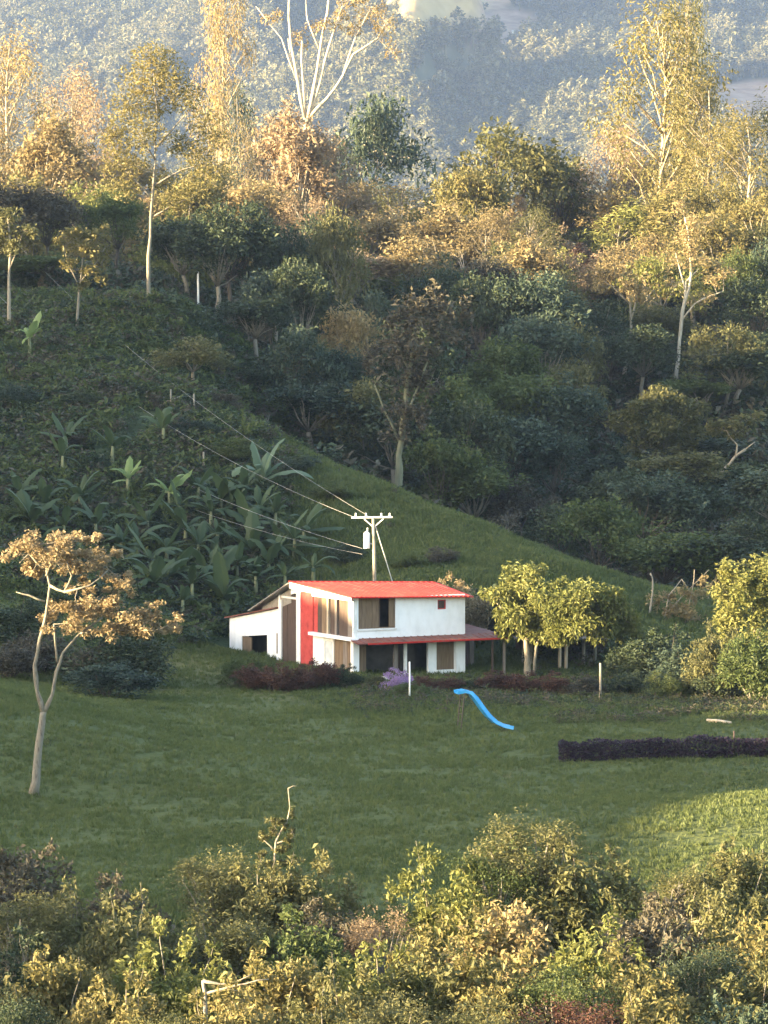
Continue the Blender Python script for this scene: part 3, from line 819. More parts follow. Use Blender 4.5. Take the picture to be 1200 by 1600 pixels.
m = MB(); m.tube([rel(587, 823), gw - pb], .028, 5); ob('guy_wire', m.mesh('guy_wire', MATS['metal_white']), pole)
def cable(label, p0, p1, sag, r=.008, cat='power line', grp='power lines running up the hill from the pole'):
    m = MB(); n = 24; pts = []
    for i in range(n + 1):
        t = i / n; p = p0.lerp(p1, t); p.z -= sag * 4 * t * (1 - t); pts.append(p)
    m.tube(pts, r, 5)
    return tag(ob('power_cable', m.mesh('power_cable', MATS['wire'], True)), label, cat, grp)
cable('upper power cable running from the crossarm up the hill past the banana plants', P(553, 808, 212), P(-60, 405, 305), 2.2)
cable('thin middle power cable rising from the pole toward the hill crest', P(575, 806, 212), P(-20, 330, 330), 1.8, .007)
cable('service cable leaving the white transformer toward the banana grove', P(566, 857, 212), P(-80, 520, 290), 2.0, .009)
cable('lowest thin service cable below the transformer running uphill', P(566, 866, 212), P(-120, 560, 285), 2.3, .007)

# playground slide
def slide():
    cl = [(713, 1083), (724, 1081), (733, 1083), (741, 1092), (750, 1105), (760, 1118), (772, 1129), (785, 1135), (799, 1138)]
    d = 172.5; pts = [P(px, py, d - .9 * i / 8) for i, (px, py) in enumerate(cl)]
    base = gp(790, 172)
    o = empty('playground_slide', base)
    tag(o, 'bright blue curved playground slide standing on the lawn edge', 'slide')
    m = MB(); w = .30; lip = .16
    vs, fs = [], []
    across = Vector((.28, -.96, 0))
    n = len(pts)
    for i, p in enumerate(pts):
        t = (pts[min(i + 1, n - 1)] - pts[max(i - 1, 0)]).normalized()
        up = across.cross(t); up = up if up.z > 0 else -up
        q = p - base
        prof = [(-w, lip), (-w, 0), (w, 0), (w, lip), (w + .04, lip), (w + .04, -.04), (-w - .04, -.04), (-w - .04, lip)]
        vs += [tuple(q + across * a + up * b) for a, b in prof]
    for i in range(n - 1):
        for k in range(8):
            fs.append((i * 8 + k, i * 8 + (k + 1) % 8, (i + 1) * 8 + (k + 1) % 8, (i + 1) * 8 + k))
    m.add(vs, fs); m.ngon += [list(range(8)), [(n - 1) * 8 + k for k in range(8)][::-1]]
    ob('chute', m.mesh('chute', MATS['slide_blue']), o)
    for a in (-w, w):
        q = pts[1] - base + across * a
        m = MB(); m.tube([q - Vector((.04, 0, .05)), (q.x - .22, q.y, gz(base.x + q.x, base.y + q.y) - base.z - .3)], .035, 6)
        ob('leg', m.mesh('leg', MATS['bark_dark']), o)
    for k in range(4):
        t = (k + 1) / 5; q = pts[1] - base; zg_ = gz(base.x + q.x, base.y + q.y) - base.z
        zz = zg_ + (q.z - zg_) * t; xx = q.x - .22 + .18 * t
        m = MB(); m.tube([Vector((xx, q.y, zz)) - across * w, Vector((xx, q.y, zz)) + across * w], .022, 5)
        ob('rung', m.mesh('rung', MATS['bark_dark']), o)
slide()

def post(label, px, top, bot, d, r, mat, grp=None, name='post'):
    g = gp(px, d); zt = P(px, top, d).z
    m = MB(); m.tube([(0, 0, -.4), (0.01, 0, (zt - g.z) * .5), (0, .01, zt - g.z)], [r * 1.1, r, r * .9], 8)
    return tag(ob(name, m.mesh(name, MATS[mat], True), loc=g), label, 'post', grp)
post('thin white post standing on the lawn in front of the porch', 640, 1034, 1097, 186.5, .048, 'metal_white', name='garden_post')
post('grey wooden post below the broad leafy tree beside the house', 939, 1036, 1100, 186, .065, 'bark_pale', name='garden_post')
post('short dark stake standing in the gap of the purple hedge', 1149, 1142, 1182, 160.5, .05, 'wood_dark', name='stake')
post('pale stub of a pole between the dark trees on the crest', 310, 424, 452, 318, .10, 'white_trim', name='stake')
# stilts and posts of the open shelter under the broad tree
sh = empty('garden_shelter', gp(880, 209)); tag(sh, 'dark open garden shelter with pale posts beneath the broad leafy tree', 'shelter')
for px, pm, y in ((818, 'bark_pale', 207.5), (830, 'bark_pale', 207), (875, 'wood_light', 206), (885, 'wood_light', 206), (912, 'bark_pale', 207), (930, 'bark_gray', 208)):
    g = gp(px, y) - sh.location; m = MB(); m.tube([g - Vector((0, 0, .3)), P(px, 1000, y) - sh.location], .10, 7); ob('post', m.mesh('post', MATS[pm]), sh)
m = MB(); q = [P(805, 998, 205), P(950, 998, 206), P(960, 992, 211), P(800, 992, 211)]
m.slab([tuple(p - sh.location) for p in q], .08); ob('roof', m.mesh('roof', MATS['wood_dark']), sh)
m = MB(); a, b = gp(806, 210.5) - sh.location, gp(950, 210.5) - sh.location
m.add([tuple(a - Vector((0, 0, .4))), tuple(b - Vector((0, 0, .4))), tuple(b + Vector((0, 0, 1.9))), tuple(a + Vector((0, 0, 1.9))), tuple(a + Vector((0, .12, -.4))), tuple(b + Vector((0, .12, -.4))), tuple(b + Vector((0, .12, 1.9))), tuple(a + Vector((0, .12, 1.9)))],
      [(0, 1, 2, 3), (5, 4, 7, 6), (0, 4, 5, 1), (3, 2, 6, 7), (0, 3, 7, 4), (1, 5, 6, 2)])
ob('back_wall', m.mesh('back_wall', MATS['wood_dark']), sh)
# pale boulder and log
m = MB(); rng = np.random.default_rng(4); vs, fs = [], []
for i in range(7):
    for k in range(10):
        ph = math.pi * i / 6; th = 2 * math.pi * k / 10; s = .22 * (1 + .12 * rng.normal())
        vs.append((s * 1.3 * math.sin(ph) * math.cos(th), s * math.sin(ph) * math.sin(th), s * .8 * math.cos(ph) + .12))
for i in range(6):
    for k in range(10): fs.append((i * 10 + k, i * 10 + (k + 1) % 10, (i + 1) * 10 + (k + 1) % 10, (i + 1) * 10 + k))
m.add(vs, fs); bl = foot(601, 1052); tag(ob('boulder', m.mesh('boulder', MATS['stone'], True), loc=gp(601, 197) + Vector((0, 0, .02))), 'pale rounded boulder above the lilac flower mound by the porch', 'boulder')
m = MB(); a, b = foot(1105, 1129), foot(1142, 1132); m.tube([tuple(Vector((0, 0, .10))), tuple((b - a) * .5 + Vector((0, 0, .12))), tuple(b - a + Vector((0, 0, .08)))], [.09, .085, .07], 8)
tag(ob('log', m.mesh('log', MATS['wood_light'], True), loc=a), 'pale felled log lying on the grass behind the purple hedge', 'log')

# tiny farmhouse far away on the mountain
ds = np.arange(2600, 5300, 6.0); k = np.argmax(mount_z((806 - 600) / F * ds, ds) >= CAM_Z + (HOR - 58) / F * ds)
fd = ds[k]; fb = Vector(((806 - 600) / F * fd, fd, mount_z(np.array([(806 - 600) / F * fd]), np.array([fd]))[0]))
fh = empty('farmhouse', fb); tag(fh, 'tiny white farmhouse among dry fields high on the far mountain', 'house')
m = MB(); m.box(-4.5, 4.5, -3, 3, -1.5, 3.0); ob('wall', m.mesh('wall', MATS['white_paint']), fh)
m = MB(); m.prism([(-3.6, 2.9), (3.6, 2.9), (0, 5.0)], 'x', -5, 5); ob('roof', m.mesh('roof', MATS['zinc']), fh)
for x in (-2.6, 2.2):
    m = MB(); m.box(x, x + 1.1, -3.05, -2.98, .8, 2.0); ob('window', m.mesh('window', MATS['wood_dark']), fh)
m = MB(); m.box(-.4, .6, -3.05, -2.98, -.5, 2.0); ob('door', m.mesh('door', MATS['wood_dark']), fh)
# ------------------------------------------------------------------ hero trees measured limb by limb
b = foot(52, 1243); d = b.y
custom_tree('autumn_tree', 'slender forked tree with orange brown leaves standing alone on the lawn bank', 'tree', b, d,
    [([(50, 1252), (58, 1190), (66, 1128), (68, 1112)], .20, .14),
     ([(68, 1115), (58, 1080), (54, 1040), (62, 1000), (72, 960), (78, 915), (70, 880)], .12, .04),
     ([(68, 1115), (82, 1085), (88, 1050), (98, 1020), (125, 990, .5), (160, 965, 1)], .10, .03),
     ([(78, 915), (100, 925, -.4), (112, 900, -.4), (105, 880, -.5)], .06, .03),
     ([(70, 940), (45, 930), (25, 925)], .05, .02), ([(90, 1035), (86, 1000), (84, 975)], .06, .03),
     ([(100, 925, -.4), (140, 915, -.6), (170, 890)], .05, .02), ([(125, 990, .5), (190, 985), (240, 985)], .04, .015),
     ([(72, 900), (90, 860), (120, 845)], .05, .02), ([(70, 890), (45, 865), (30, 880)], .05, .02)],
    [(35, 868, 26, 22, .2), (70, 850, 34, 18, -.5), (105, 845, 34, 20, .3), (145, 836, 22, 12, -.2), (50, 895, 20, 12, .6), (95, 868, 40, 16, 1),
     (120, 950, 34, 24, -.6), (150, 935, 30, 18, .4), (100, 975, 34, 16, -.4), (180, 945, 28, 18, .2), (165, 985, 22, 16, -.5), (205, 965, 26, 16, .5), (235, 950, 22, 12, 0), (250, 985, 24, 14, .6), (275, 975, 18, 14, -.4), (185, 900, 26, 14, 1.2), (160, 870, 26, 18, 1.4), (195, 920, 22, 18, .9), (120, 915, 22, 14, 1.0), (90, 880, 40, 20, -.6), (130, 880, 34, 20, .2), (60, 880, 30, 18, .9), (140, 965, 40, 24, .9), (195, 985, 34, 18, .9), (225, 975, 36, 22, -.4), (85, 955, 24, 18, .3)],
    'leaf_orange', 'bark_gray', L=.15, dens=1.05, open_=1.2, seed=3, kw=dict(up=.4))
# broad leafy tree by the house
b = gp(822, 203); d = 203
custom_tree('broad_tree', 'broad yellow green tree with drooping leaves right beside the red roofed house', 'tree', b, d,
    [([(826, 1062), (824, 1030), (822, 1000), (826, 960), (815, 920)], .22, .06), ([(822, 1000), (860, 960), (880, 940)], .13, .05),
     ([(822, 1005), (790, 960), (775, 940)], .10, .04), ([(835, 1060), (838, 1010), (850, 970)], .12, .05), ([(860, 960), (920, 945, -2), (960, 950, -2.4)], .08, .03)],
    [(800, 930, 44, 34, 0.0), (815, 900, 36, 22, 0.5), (835, 895, 24, 16, -0.4), (785, 945, 30, 26, -0.5), (820, 965, 40, 34, -1.0), (855, 945, 40, 30, 0.2), (790, 985, 22, 22, 0.3), (850, 985, 32, 22, -0.6),
     (890, 950, 38, 34, -3.0), (925, 945, 36, 30, -2.1), (885, 980, 34, 26, -2.0), (950, 955, 34, 32, -2.6), (965, 940, 24, 24, -3.2), (925, 985, 30, 22, -3.0), (970, 985, 24, 18, -2.3), (995, 990, 22, 14, -2.0), (1010, 1000, 10, 10, -2.4), (765, 928, 18, 12, 0.2), (835, 925, 30, 22, -1.2), (870, 935, 40, 26, -2.0), (905, 970, 40, 30, -3.5), (840, 965, 44, 34, 0.8), (870, 970, 40, 30, -0.7), (940, 970, 36, 30, -3.4), (805, 960, 40, 34, 0.6), (980, 965, 28, 24, -2.2), (878, 915, 26, 16, -1.2), (865, 955, 40, 34, -2.3), (880, 985, 36, 24, -2.2), (910, 930, 40, 26, -3.6), (945, 935, 30, 20, -3.2), (870, 995, 30, 16, -1.4)],
    'leaf_bright', 'bark_pale', L=.27, dens=1.7, open_=.85, seed=8, kw=dict(droop=.5, aspect=.42, up=.5))
# white bare limbed tree on the ridge
b = gp(484, 432); d = 432
custom_tree('bare_tree', 'tall bare tree of white upright limbs rising from the sunlit ridge', 'tree', b, d,
    [([(482, 440), (480, 320), (477, 185)], .42, .26), ([(477, 185), (466, 130), (455, 70), (452, -20)], .26, .12), ([(477, 185), (474, 130), (472, 60)], .24, .12),
     ([(480, 190), (490, 140), (500, 80), (512, 20), (520, -30)], .26, .12), ([(482, 185), (500, 130), (515, 70), (535, 10)], .24, .10), ([(484, 182), (510, 155), (535, 120), (552, 85), (590, 60), (606, 30)], .24, .07),
     ([(535, 120), (555, 60), (575, 20)], .14, .05), ([(500, 80), (480, 30), (478, -20)], .12, .05), ([(466, 130), (440, 60), (400, 10)], .12, .04), ([(472, 120), (455, 100), (450, 60)], .10, .05)],
    [(600, 40, 22, 30, 0), (580, 10, 30, 24, 1), (555, 45, 20, 16, 0), (470, 60, 18, 20, .5), (530, 30, 22, 18, -.5), (500, 40, 20, 16, 0), (610, 80, 14, 18, 0), (420, 25, 24, 14, .5), (545, 0, 30, 16, 0)],
    'leaf_tan', 'bark_white', L=.36, dens=.42, seed=5, kw=dict(droop=.4, aspect=.4))
# domed tree in the shade with the sunlit cap
b = foot(1029, 772, 240, 330); d = b.y
custom_tree('domed_tree', 'rounded dome shaped olive tree catching light in the dark ravine forest', 'tree', b, d,
    [([(1029, 780), (1027, 740), (1028, 700), (1025, 660)], .16, .07), ([(1028, 705), (1000, 680), (980, 660)], .08, .03), ([(1028, 700), (1060, 670), (1085, 650)], .08, .03), ([(1027, 715), (1045, 680), (1050, 640)], .07, .03)],
    [(1030, 625, 42, 24, 0), (1000, 640, 34, 24, -1), (1065, 630, 36, 22, .5), (975, 660, 26, 22, .3), (1090, 650, 26, 24, 0), (1010, 670, 36, 26, -1.5), (1050, 665, 40, 28, -1), (1080, 685, 26, 26, 0), (1000, 698, 26, 18, 0), (1040, 700, 30, 22, 0), (1065, 712, 20, 14, -.5), (1095, 672, 18, 20, .5)],
    'leaf_olive', 'bark_gray', L=.34, dens=1.0, seed=11, kw=dict(up=.9))
b = foot(1118, 755, 240, 330); d = b.y
custom_tree('leaning_tree', 'leaning tree with crooked pale limb beside the domed olive tree', 'tree', b, d,
    [([(1115, 760), (1130, 735), (1150, 712), (1165, 702)], .16, .10), ([(1150, 712), (1152, 695), (1142, 685), (1135, 672)], .09, .04), ([(1165, 702), (1180, 690)], .07, .03), ([(1142, 685), (1165, 668)], .05, .02)],
    [(1130, 672, 26, 16, 0), (1155, 662, 30, 14, -.5), (1178, 655, 20, 12, 0), (1115, 668, 16, 12, .5), (1150, 680, 18, 9, .5)], 'leaf_olive', 'bark_pale', L=.32, dens=1.0, seed=12, kw=dict(up=1.0))
# tree with the pale green trunk standing on the crest
b = foot(622, 768, 225, 262); d = b.y
custom_tree('crest_tree', 'tall grey brown tree with thick mossy trunk on the grassy crest', 'tree', b, d,
    [([(620, 775), (624, 735), (627, 690), (632, 640), (640, 580), (650, 520)], .34, .12), ([(630, 660), (655, 600), (670, 560)], .12, .05), ([(627, 700), (600, 640), (585, 600)], .11, .04), ([(640, 580), (615, 530), (605, 500)], .1, .04), ([(645, 550), (690, 500), (705, 470)], .1, .03)],
    [(640, 490, 44, 34, 0), (680, 480, 36, 36, .5), (610, 520, 32, 30, 0), (655, 545, 46, 36, -1), (700, 520, 34, 36, .4), (625, 590, 36, 36, 0), (665, 600, 34, 34, .5), (590, 560, 26, 26, 1), (640, 640, 34, 30, 0), (720, 480, 22, 26, 1), (620, 680, 24, 22, .5), (665, 650, 22, 24, 0)],
    'leaf_graybrown', 'bark_green', L=.34, dens=.75, seed=14, kw=dict(up=.6))
# pale trunked trees at the edge of the lit ridge
b = foot(1058, 598, 300, 345); d = b.y
custom_tree('pale_trunk_tree', 'tall thin tree whose pale lit trunk stands before dark forest', 'tree', b, d,
    [([(1056, 606), (1060, 560), (1064, 510), (1070, 470), (1080, 430), (1078, 390), (1070, 340)], .22, .08), ([(1066, 500), (1085, 475), (1110, 462), (1130, 455)], .10, .03), ([(1072, 460), (1062, 420), (1055, 395)], .09, .03), ([(1068, 490), (1072, 440), (1092, 420)], .1, .04)],
    [(1075, 380, 30, 26, 0), (1060, 410, 26, 18, .5), (1095, 400, 30, 20, 0), (1115, 440, 26, 14, 0), (1130, 425, 22, 14, .4), (1050, 440, 18, 12, 0), (1070, 340, 26, 26, 0), (1100, 465, 24, 12, .6), (1090, 350, 26, 24, 1)],
    'leaf_tan', 'bark_white', L=.34, dens=.55, seed=15, kw=dict(aspect=.4))
b = foot(974, 602, 300, 345); d = b.y
custom_tree('pale_trunk_tree', 'thin pale tree with drooping tan crown left of the tall lit trunk', 'tree', b, d,
    [([(972, 606), (980, 560), (986, 510), (984, 470), (978, 440)], .17, .08), ([(986, 500), (994, 470), (992, 450)], .1, .05), ([(984, 475), (960, 450), (945, 440)], .07, .03)],
    [(975, 430, 32, 20, 0), (945, 440, 30, 18, .5), (1000, 445, 26, 20, 0), (930, 425, 24, 14, 1), (985, 460, 24, 14, -.5), (960, 415, 26, 14, .4), (1010, 470, 14, 14, 0)],
    'leaf_tan', 'bark_pale', L=.34, dens=.7, seed=16, kw=dict(droop=.6, aspect=.38))
# big tree with the long trunk
b = foot(231, 478, 270, 330); d = b.y
custom_tree('tall_ridge_tree', 'tallest green gold tree with a long bare trunk above the dark shrubs', 'tree', b, d,
    [([(230, 486), (232, 430), (235, 370), (238, 310), (243, 250), (246, 180), (240, 110)], .17, .06), ([(238, 310), (200, 270), (180, 250)], .1, .03), ([(240, 290), (285, 265), (320, 255)], .1, .03), ([(243, 250), (210, 200), (195, 170)], .09, .03), ([(244, 230), (280, 190), (300, 170)], .09, .03), ([(236, 340), (270, 320), (300, 310)], .08, .03)],
    [(240, 90, 40, 26, 0), (225, 125, 42, 28, .5), (265, 120, 36, 28, -.4), (200, 165, 36, 32, 0), (245, 160, 36, 30, 1), (290, 150, 34, 28, .4), (180, 210, 28, 32, 0), (225, 205, 38, 32, -1), (320, 195, 30, 28, .6), (175, 260, 24, 28, .3), (205, 250, 32, 30, 0), (310, 240, 30, 24, 0), (280, 225, 26, 22, .8), (330, 270, 28, 20, .4), (195, 295, 30, 22, 0), (255, 285, 28, 18, 1), (300, 300, 36, 18, 0), (340, 215, 22, 20, 0), (270, 320, 30, 14, 0)],
    'leaf_yellow', 'bark_gray', L=.28, dens=.72, plain=True, seed=17, kw=dict(aspect=.42))
b = foot(122, 512, 270, 330); d = b.y
custom_tree('small_yellow_tree', 'small bright yellow green tree lit in front of dark shrubs', 'tree', b, d,
    [([(120, 518), (122, 480), (126, 440), (130, 400)], .13, .05), ([(124, 450), (105, 410), (100, 385)], .06, .03), ([(126, 440), (155, 405), (165, 385)], .06, .03)],
    [(130, 360, 32, 16, 0), (105, 378, 22, 16, .4), (160, 365, 22, 16, 0), (135, 392, 32, 18, -.4), (165, 400, 18, 16, .3), (110, 412, 18, 16, 0), (145, 425, 22, 16, 0), (128, 448, 16, 12, 0), (160, 440, 12, 10, 0)],
    'leaf_yellow', 'bark_gray', L=.32, dens=.75, seed=18)
# dead sapling above the near bushes
b = gp(428, 110); d = 110
custom_tree('dead_sapling', 'thin dead sapling with a crooked bare tip above the near bushes', 'sapling', b, d,
    [([(426, 1460), (428, 1400), (428, 1350), (431, 1315), (438, 1300), (448, 1285), (453, 1262), (450, 1232)], .055, .014), ([(431, 1318), (448, 1312), (460, 1308)], .025, .01), ([(429, 1330), (415, 1315), (404, 1306)], .025, .01), ([(434, 1306), (428, 1285), (424, 1280)], .022, .01), ([(428, 1360), (410, 1350), (402, 1334)], .02, .008), ([(428, 1372), (445, 1374), (456, 1374)], .02, .008), ([(450, 1232), (458, 1228), (464, 1228)], .014, .006)],
    [(434, 1285, 18, 9, 0), (414, 1306, 16, 9, .2), (456, 1300, 8, 10, 0), (412, 1334, 12, 8, 0), (448, 1312, 12, 5, 0), (456, 1270, 5, 14, 0), (425, 1300, 8, 8, 0), (440, 1325, 16, 6, .1), (418, 1350, 14, 6, -.1), (440, 1350, 14, 6, .1), (425, 1375, 16, 8, 0), (446, 1290, 8, 8, 0), (430, 1285, 10, 6, .1)],
    'leaf_olive', 'bark_pale', L=.10, dens=1.5, seed=19)
b = gp(320, 92); d = 92
custom_tree('dead_branch', 'pale bare forked branch poking out of the nearest bushes', 'branch', b, d,
    [([(318, 1640), (321, 1590), (320, 1550), (317, 1532)], .075, .05), ([(320, 1552), (350, 1545), (385, 1537), (420, 1530)], .05, .015), ([(317, 1533), (345, 1538), (368, 1535), (395, 1522)], .045, .012), ([(350, 1545), (372, 1548)], .02, .01)], [], 'leaf_tan', 'bark_pale', seed=20)
b = foot(1010, 960, 190, 240); d = b.y
custom_tree('broken_tree', 'broken tangle of pale dead branches between dark shrubs and bright bush', 'tree', b, d,
    [([(1012, 985), (1016, 950), (1020, 905), (1016, 895)], .09, .04), ([(1030, 985), (1045, 930), (1065, 905)], .05, .025), ([(1065, 905), (1078, 925), (1085, 945)], .03, .015), ([(1040, 960), (1072, 925), (1108, 890)], .04, .015), ([(1070, 980), (1082, 920), (1085, 890)], .05, .02)],
    [(1060, 955, 26, 16, 0), (1090, 930, 18, 16, .5), (1040, 975, 24, 12, 0), (1085, 965, 24, 14, 0), (1020, 940, 12, 16, .3), (1070, 925, 20, 14, .2), (1045, 940, 22, 16, 0), (1105, 910, 14, 12, 0)], 'leaf_tan', 'bark_pale', L=.26, dens=.7, seed=21)

# words that single out one tree of a crowd by its look and its nearest landmark
MARKS = [(232, 200, 'the tallest green gold tree'), (130, 400, 'the small bright yellow tree'), (490, 90, 'the bare white tree'), (460, 270, 'the dense pinkish tan tree'), (348, 80, 'the wispy tan tree'), (800, 280, 'the wide dark olive tree'), (1030, 180, 'the towering yellow green tree'),
         (1060, 500, 'the lit pale trunk'), (978, 520, 'the drooping tan tree'), (1030, 660, 'the dome shaped olive tree'), (1150, 690, 'the leaning pale limb'), (645, 560, 'the mossy trunk tree'), (46, 540, 'the lit banana plant'), (300, 560, 'the lone olive hillside tree'), (622, 750, 'the foot of the mossy trunk'),
         (780, 830, 'the forked ravine stems'), (915, 900, 'the low end of the crest'), (1060, 920, 'the broken dead branches'), (1160, 900, 'the big bright bush'), (1160, 390, 'the dry ridge field'), (640, 350, 'the half bare tan ridge tree'), (18, 120, 'the tan tree ending the ridge'), (85, 240, 'the rounded pale gold tree'),
         (410, 740, 'the pale green banana plant'), (265, 780, 'the largest banana plant'), (200, 760, 'the light green banana plant'), (580, 820, 'the utility pole'), (400, 980, 'the white shed'), (110, 850, 'the autumn tree')]
TONE = {'leaf_dark': 'dark green', 'leaf_bluish': 'bluish green', 'leaf_graybrown': 'grey brown', 'leaf_mid': 'mid green', 'leaf_tan': 'tan', 'leaf_yellow': 'yellow gold', 'leaf_olive': 'olive', 'leaf_pinktan': 'pinkish tan', 'leaf_bright': 'bright green', 'leaf_banana': 'dark green'}
SHAPE = {'round': 'rounded tree', 'forest': 'domed tree', 'umbrella': 'flat topped tree', 'bush': 'low bushy tree', 'tall': 'slender tree', 'banana': 'banana plant'}
USED = set()
def describe(kind, leaf, px, py, tail):
    for mx, my, mn in sorted(MARKS, key=lambda m: (m[0] - px) ** 2 + (m[1] - py) ** 2)[:10]:
        dx, dy = px - mx, py - my; r = math.hypot(dx, dy)
        near = 'close' if r < 45 else 'a little' if r < 110 else 'well'
        side = 'right of' if dx > 0 else 'left of'
        ver = 'above' if dy < 0 else 'below'
        rels = [f'{near} {ver} {mn}', f'{near} {side} {mn}'] if abs(dy) > abs(dx) else [f'{near} {side} {mn}', f'{near} {ver} {mn}']
        for rl in rels:
            t = f'{TONE[leaf]} {SHAPE[kind]} {rl}'
            if t not in USED and len((t + tail).split()) <= 16: USED.add(t); return t + tail
    return t + tail
# ------------------------------------------------------------------ the sunlit ridge, left to right
def T(kind, px, top, d, w, leaf, label, bark='bark_gray', cat='tree', group=None, name=None):
    nm = name or {'round': 'round_tree', 'forest': 'forest_tree', 'fine': 'round_tree', 'umbrella': 'flat_topped_tree', 'tall': 'tall_tree', 'bush': 'shrub', 'sparse': 'sparse_tree', 'bamboo': 'bamboo_clump'}[kind]
    return plant(kind, nm, label, 'shrub' if kind == 'bush' and cat == 'tree' else cat, group, px, top, d, w, leaf, bark)
T('tall', 18, 62, 415, 130, 'leaf_tan', 'tan loose tree at the far end of the ridge, tallest there', 'bark_pale')
T('tall', 112, 118, 430, 110, 'leaf_pinktan', 'thin pinkish tree rising behind the pale gold ridge tree')
T('round', 85, 190, 395, 130, 'leaf_tan', 'rounded pale gold tree glowing on the ridge under thin tan trees')
T('tall', 348, -30, 455, 90, 'leaf_tan', 'very tall wispy tan tree between green gold tree and bare white tree', 'bark_pale')
T('tall', 375, 140, 480, 90, 'leaf_bluish', 'hazy grey green tree behind the wispy tan tree')
T('round', 455, 178, 400, 130, 'leaf_pinktan', 'dense pinkish tan tree below the bare white limbs', 'bark_pale')
T('tall', 520, 215, 405, 110, 'leaf_pinktan', 'narrower pinkish tan tree right against the dense one')
T('umbrella', 585, 158, 470, 160, 'leaf_bluish', 'dark hazy grey green tree behind the ridge next to bare limbs')
T('tall', 410, 190, 470, 90, 'leaf_graybrown', 'thin grey tree standing behind the pinkish tan tree')
T('sparse', 640, 285, 400, 130, 'leaf_tan', 'half bare tan tree in the low middle of the ridge', 'bark_pale')
T('umbrella', 800, 205, 405, 190, 'leaf_olive', 'wide dark olive tree crowning the middle of the ridge', 'bark_dark')
T('round', 868, 250, 415, 100, 'leaf_olive', 'smaller dark olive tree leaning on the wide one', 'bark_dark')
T('round', 735, 262, 392, 110, 'leaf_yellow', 'gold leaved round tree in front of the wide olive tree')
T('tall', 1030, 14, 400, 170, 'leaf_yellow', 'towering yellow green tree with a narrow top on the ridge', 'bark_pale')
T('tall', 1068, -30, 430, 70, 'leaf_olive', 'slender tree whose bare pole tops the towering yellow one', 'bark_pale')
T('tall', 955, 195, 415, 120, 'leaf_pinktan', 'pale pinkish tree with white trunks left of the towering one', 'bark_pale')
T('tall', 1105, 130, 395, 130, 'leaf_yellow', 'loose gold tree pressed against the towering yellow tree', 'bark_pale')
T('tall', 1165, 185, 390, 130, 'leaf_yellow', 'yellow green tree beside the frame edge on the ridge', 'bark_pale')
T('tall', 1225, 160, 400, 130, 'leaf_olive', 'olive ridge tree half outside the picture')
T('bamboo', 965, 322, 385, 110, 'leaf_bright', 'bright green feathery clump under the pale pinkish tree', cat='bamboo')
T('bamboo', 1050, 300, 380, 120, 'leaf_yellow', 'yellow feathery clump at the foot of the towering tree', cat='bamboo')
T('bush', 860, 365, 385, 110, 'leaf_pinktan', 'pinkish dry shrub on the ridge under the dark olive trees')
T('bush', 920, 392, 378, 110, 'leaf_redbrown', 'reddish brown shrub at the edge of the lit ridge')
T('round', 590, 330, 385, 110, 'leaf_tan', 'tan round tree left of the half bare ridge tree')
T('round', 690, 325, 380, 120, 'leaf_tan', 'golden tan tree right of the half bare ridge tree')
T('sparse', 560, 380, 365, 110, 'leaf_tan', 'half bare tan tree with crooked pale limbs above dark forest', 'bark_pale')
T('sparse', 720, 372, 365, 120, 'leaf_tan', 'thin tan tree on the lit edge below the gold leaved tree', 'bark_pale')
T('umbrella', 640, 375, 360, 130, 'leaf_tan', 'flat tan tree where ridge light meets the dark forest', 'bark_pale')
T('umbrella', 800, 385, 360, 140, 'leaf_olive', 'flat olive tree where ridge light meets the dark forest')
T('umbrella', 1150, 380, 370, 140, 'leaf_yellow', 'flat yellow tree near the dry field on the ridge')
T('bush', 520, 345, 380, 100, 'leaf_bright', 'bright green shrub below the narrower pinkish tree')
T('bush', 270, 345, 345, 90, 'leaf_bright', 'bright green shrub just behind the long bare trunk')
T('bush', 40, 285, 372, 150, 'leaf_yellow', 'yellow shrub mass under the tan ridge trees')
T('round', 170, 290, 365, 110, 'leaf_yellow', 'yellow gold tree left behind the tallest green gold tree')
T('round', 300, 275, 375, 110, 'leaf_yellow', 'yellow gold tree right behind the tallest green gold tree')
T('round', 385, 285, 385, 120, 'leaf_tan', 'tan gold tree left of the dense pinkish tree')
for px, top, d, w, lf in [(-30, 200, 410, 130, 'leaf_tan'), (60, 240, 408, 100, 'leaf_yellow'), (140, 240, 410, 100, 'leaf_pinktan'), (205, 250, 420, 100, 'leaf_tan'), (330, 250, 405, 100, 'leaf_olive'), (430, 290, 378, 100, 'leaf_tan'),
                          (480, 310, 372, 90, 'leaf_pinktan'), (620, 300, 420, 110, 'leaf_olive'), (560, 290, 410, 90, 'leaf_tan'), (900, 290, 420, 100, 'leaf_tan'), (1000, 250, 420, 100, 'leaf_pinktan'), (1120, 290, 380, 100, 'leaf_yellow'),
                          (1190, 300, 376, 110, 'leaf_yellow'), (760, 330, 376, 100, 'leaf_tan'), (830, 330, 374, 90, 'leaf_olive'), (1020, 370, 366, 90, 'leaf_tan'), (970, 385, 360, 90, 'leaf_tan'), (880, 400, 358, 90, 'leaf_pinktan'), (500, 365, 362, 80, 'leaf_tan'), (1210, 350, 366, 90, 'leaf_olive')]:
    kd = random.choice(['round', 'umbrella', 'tall']); T(kd, px, top, d, w, lf, describe(kd, lf, px, top + 30, ' on the ridge'), group='smaller trees crowded on the sunlit ridge')

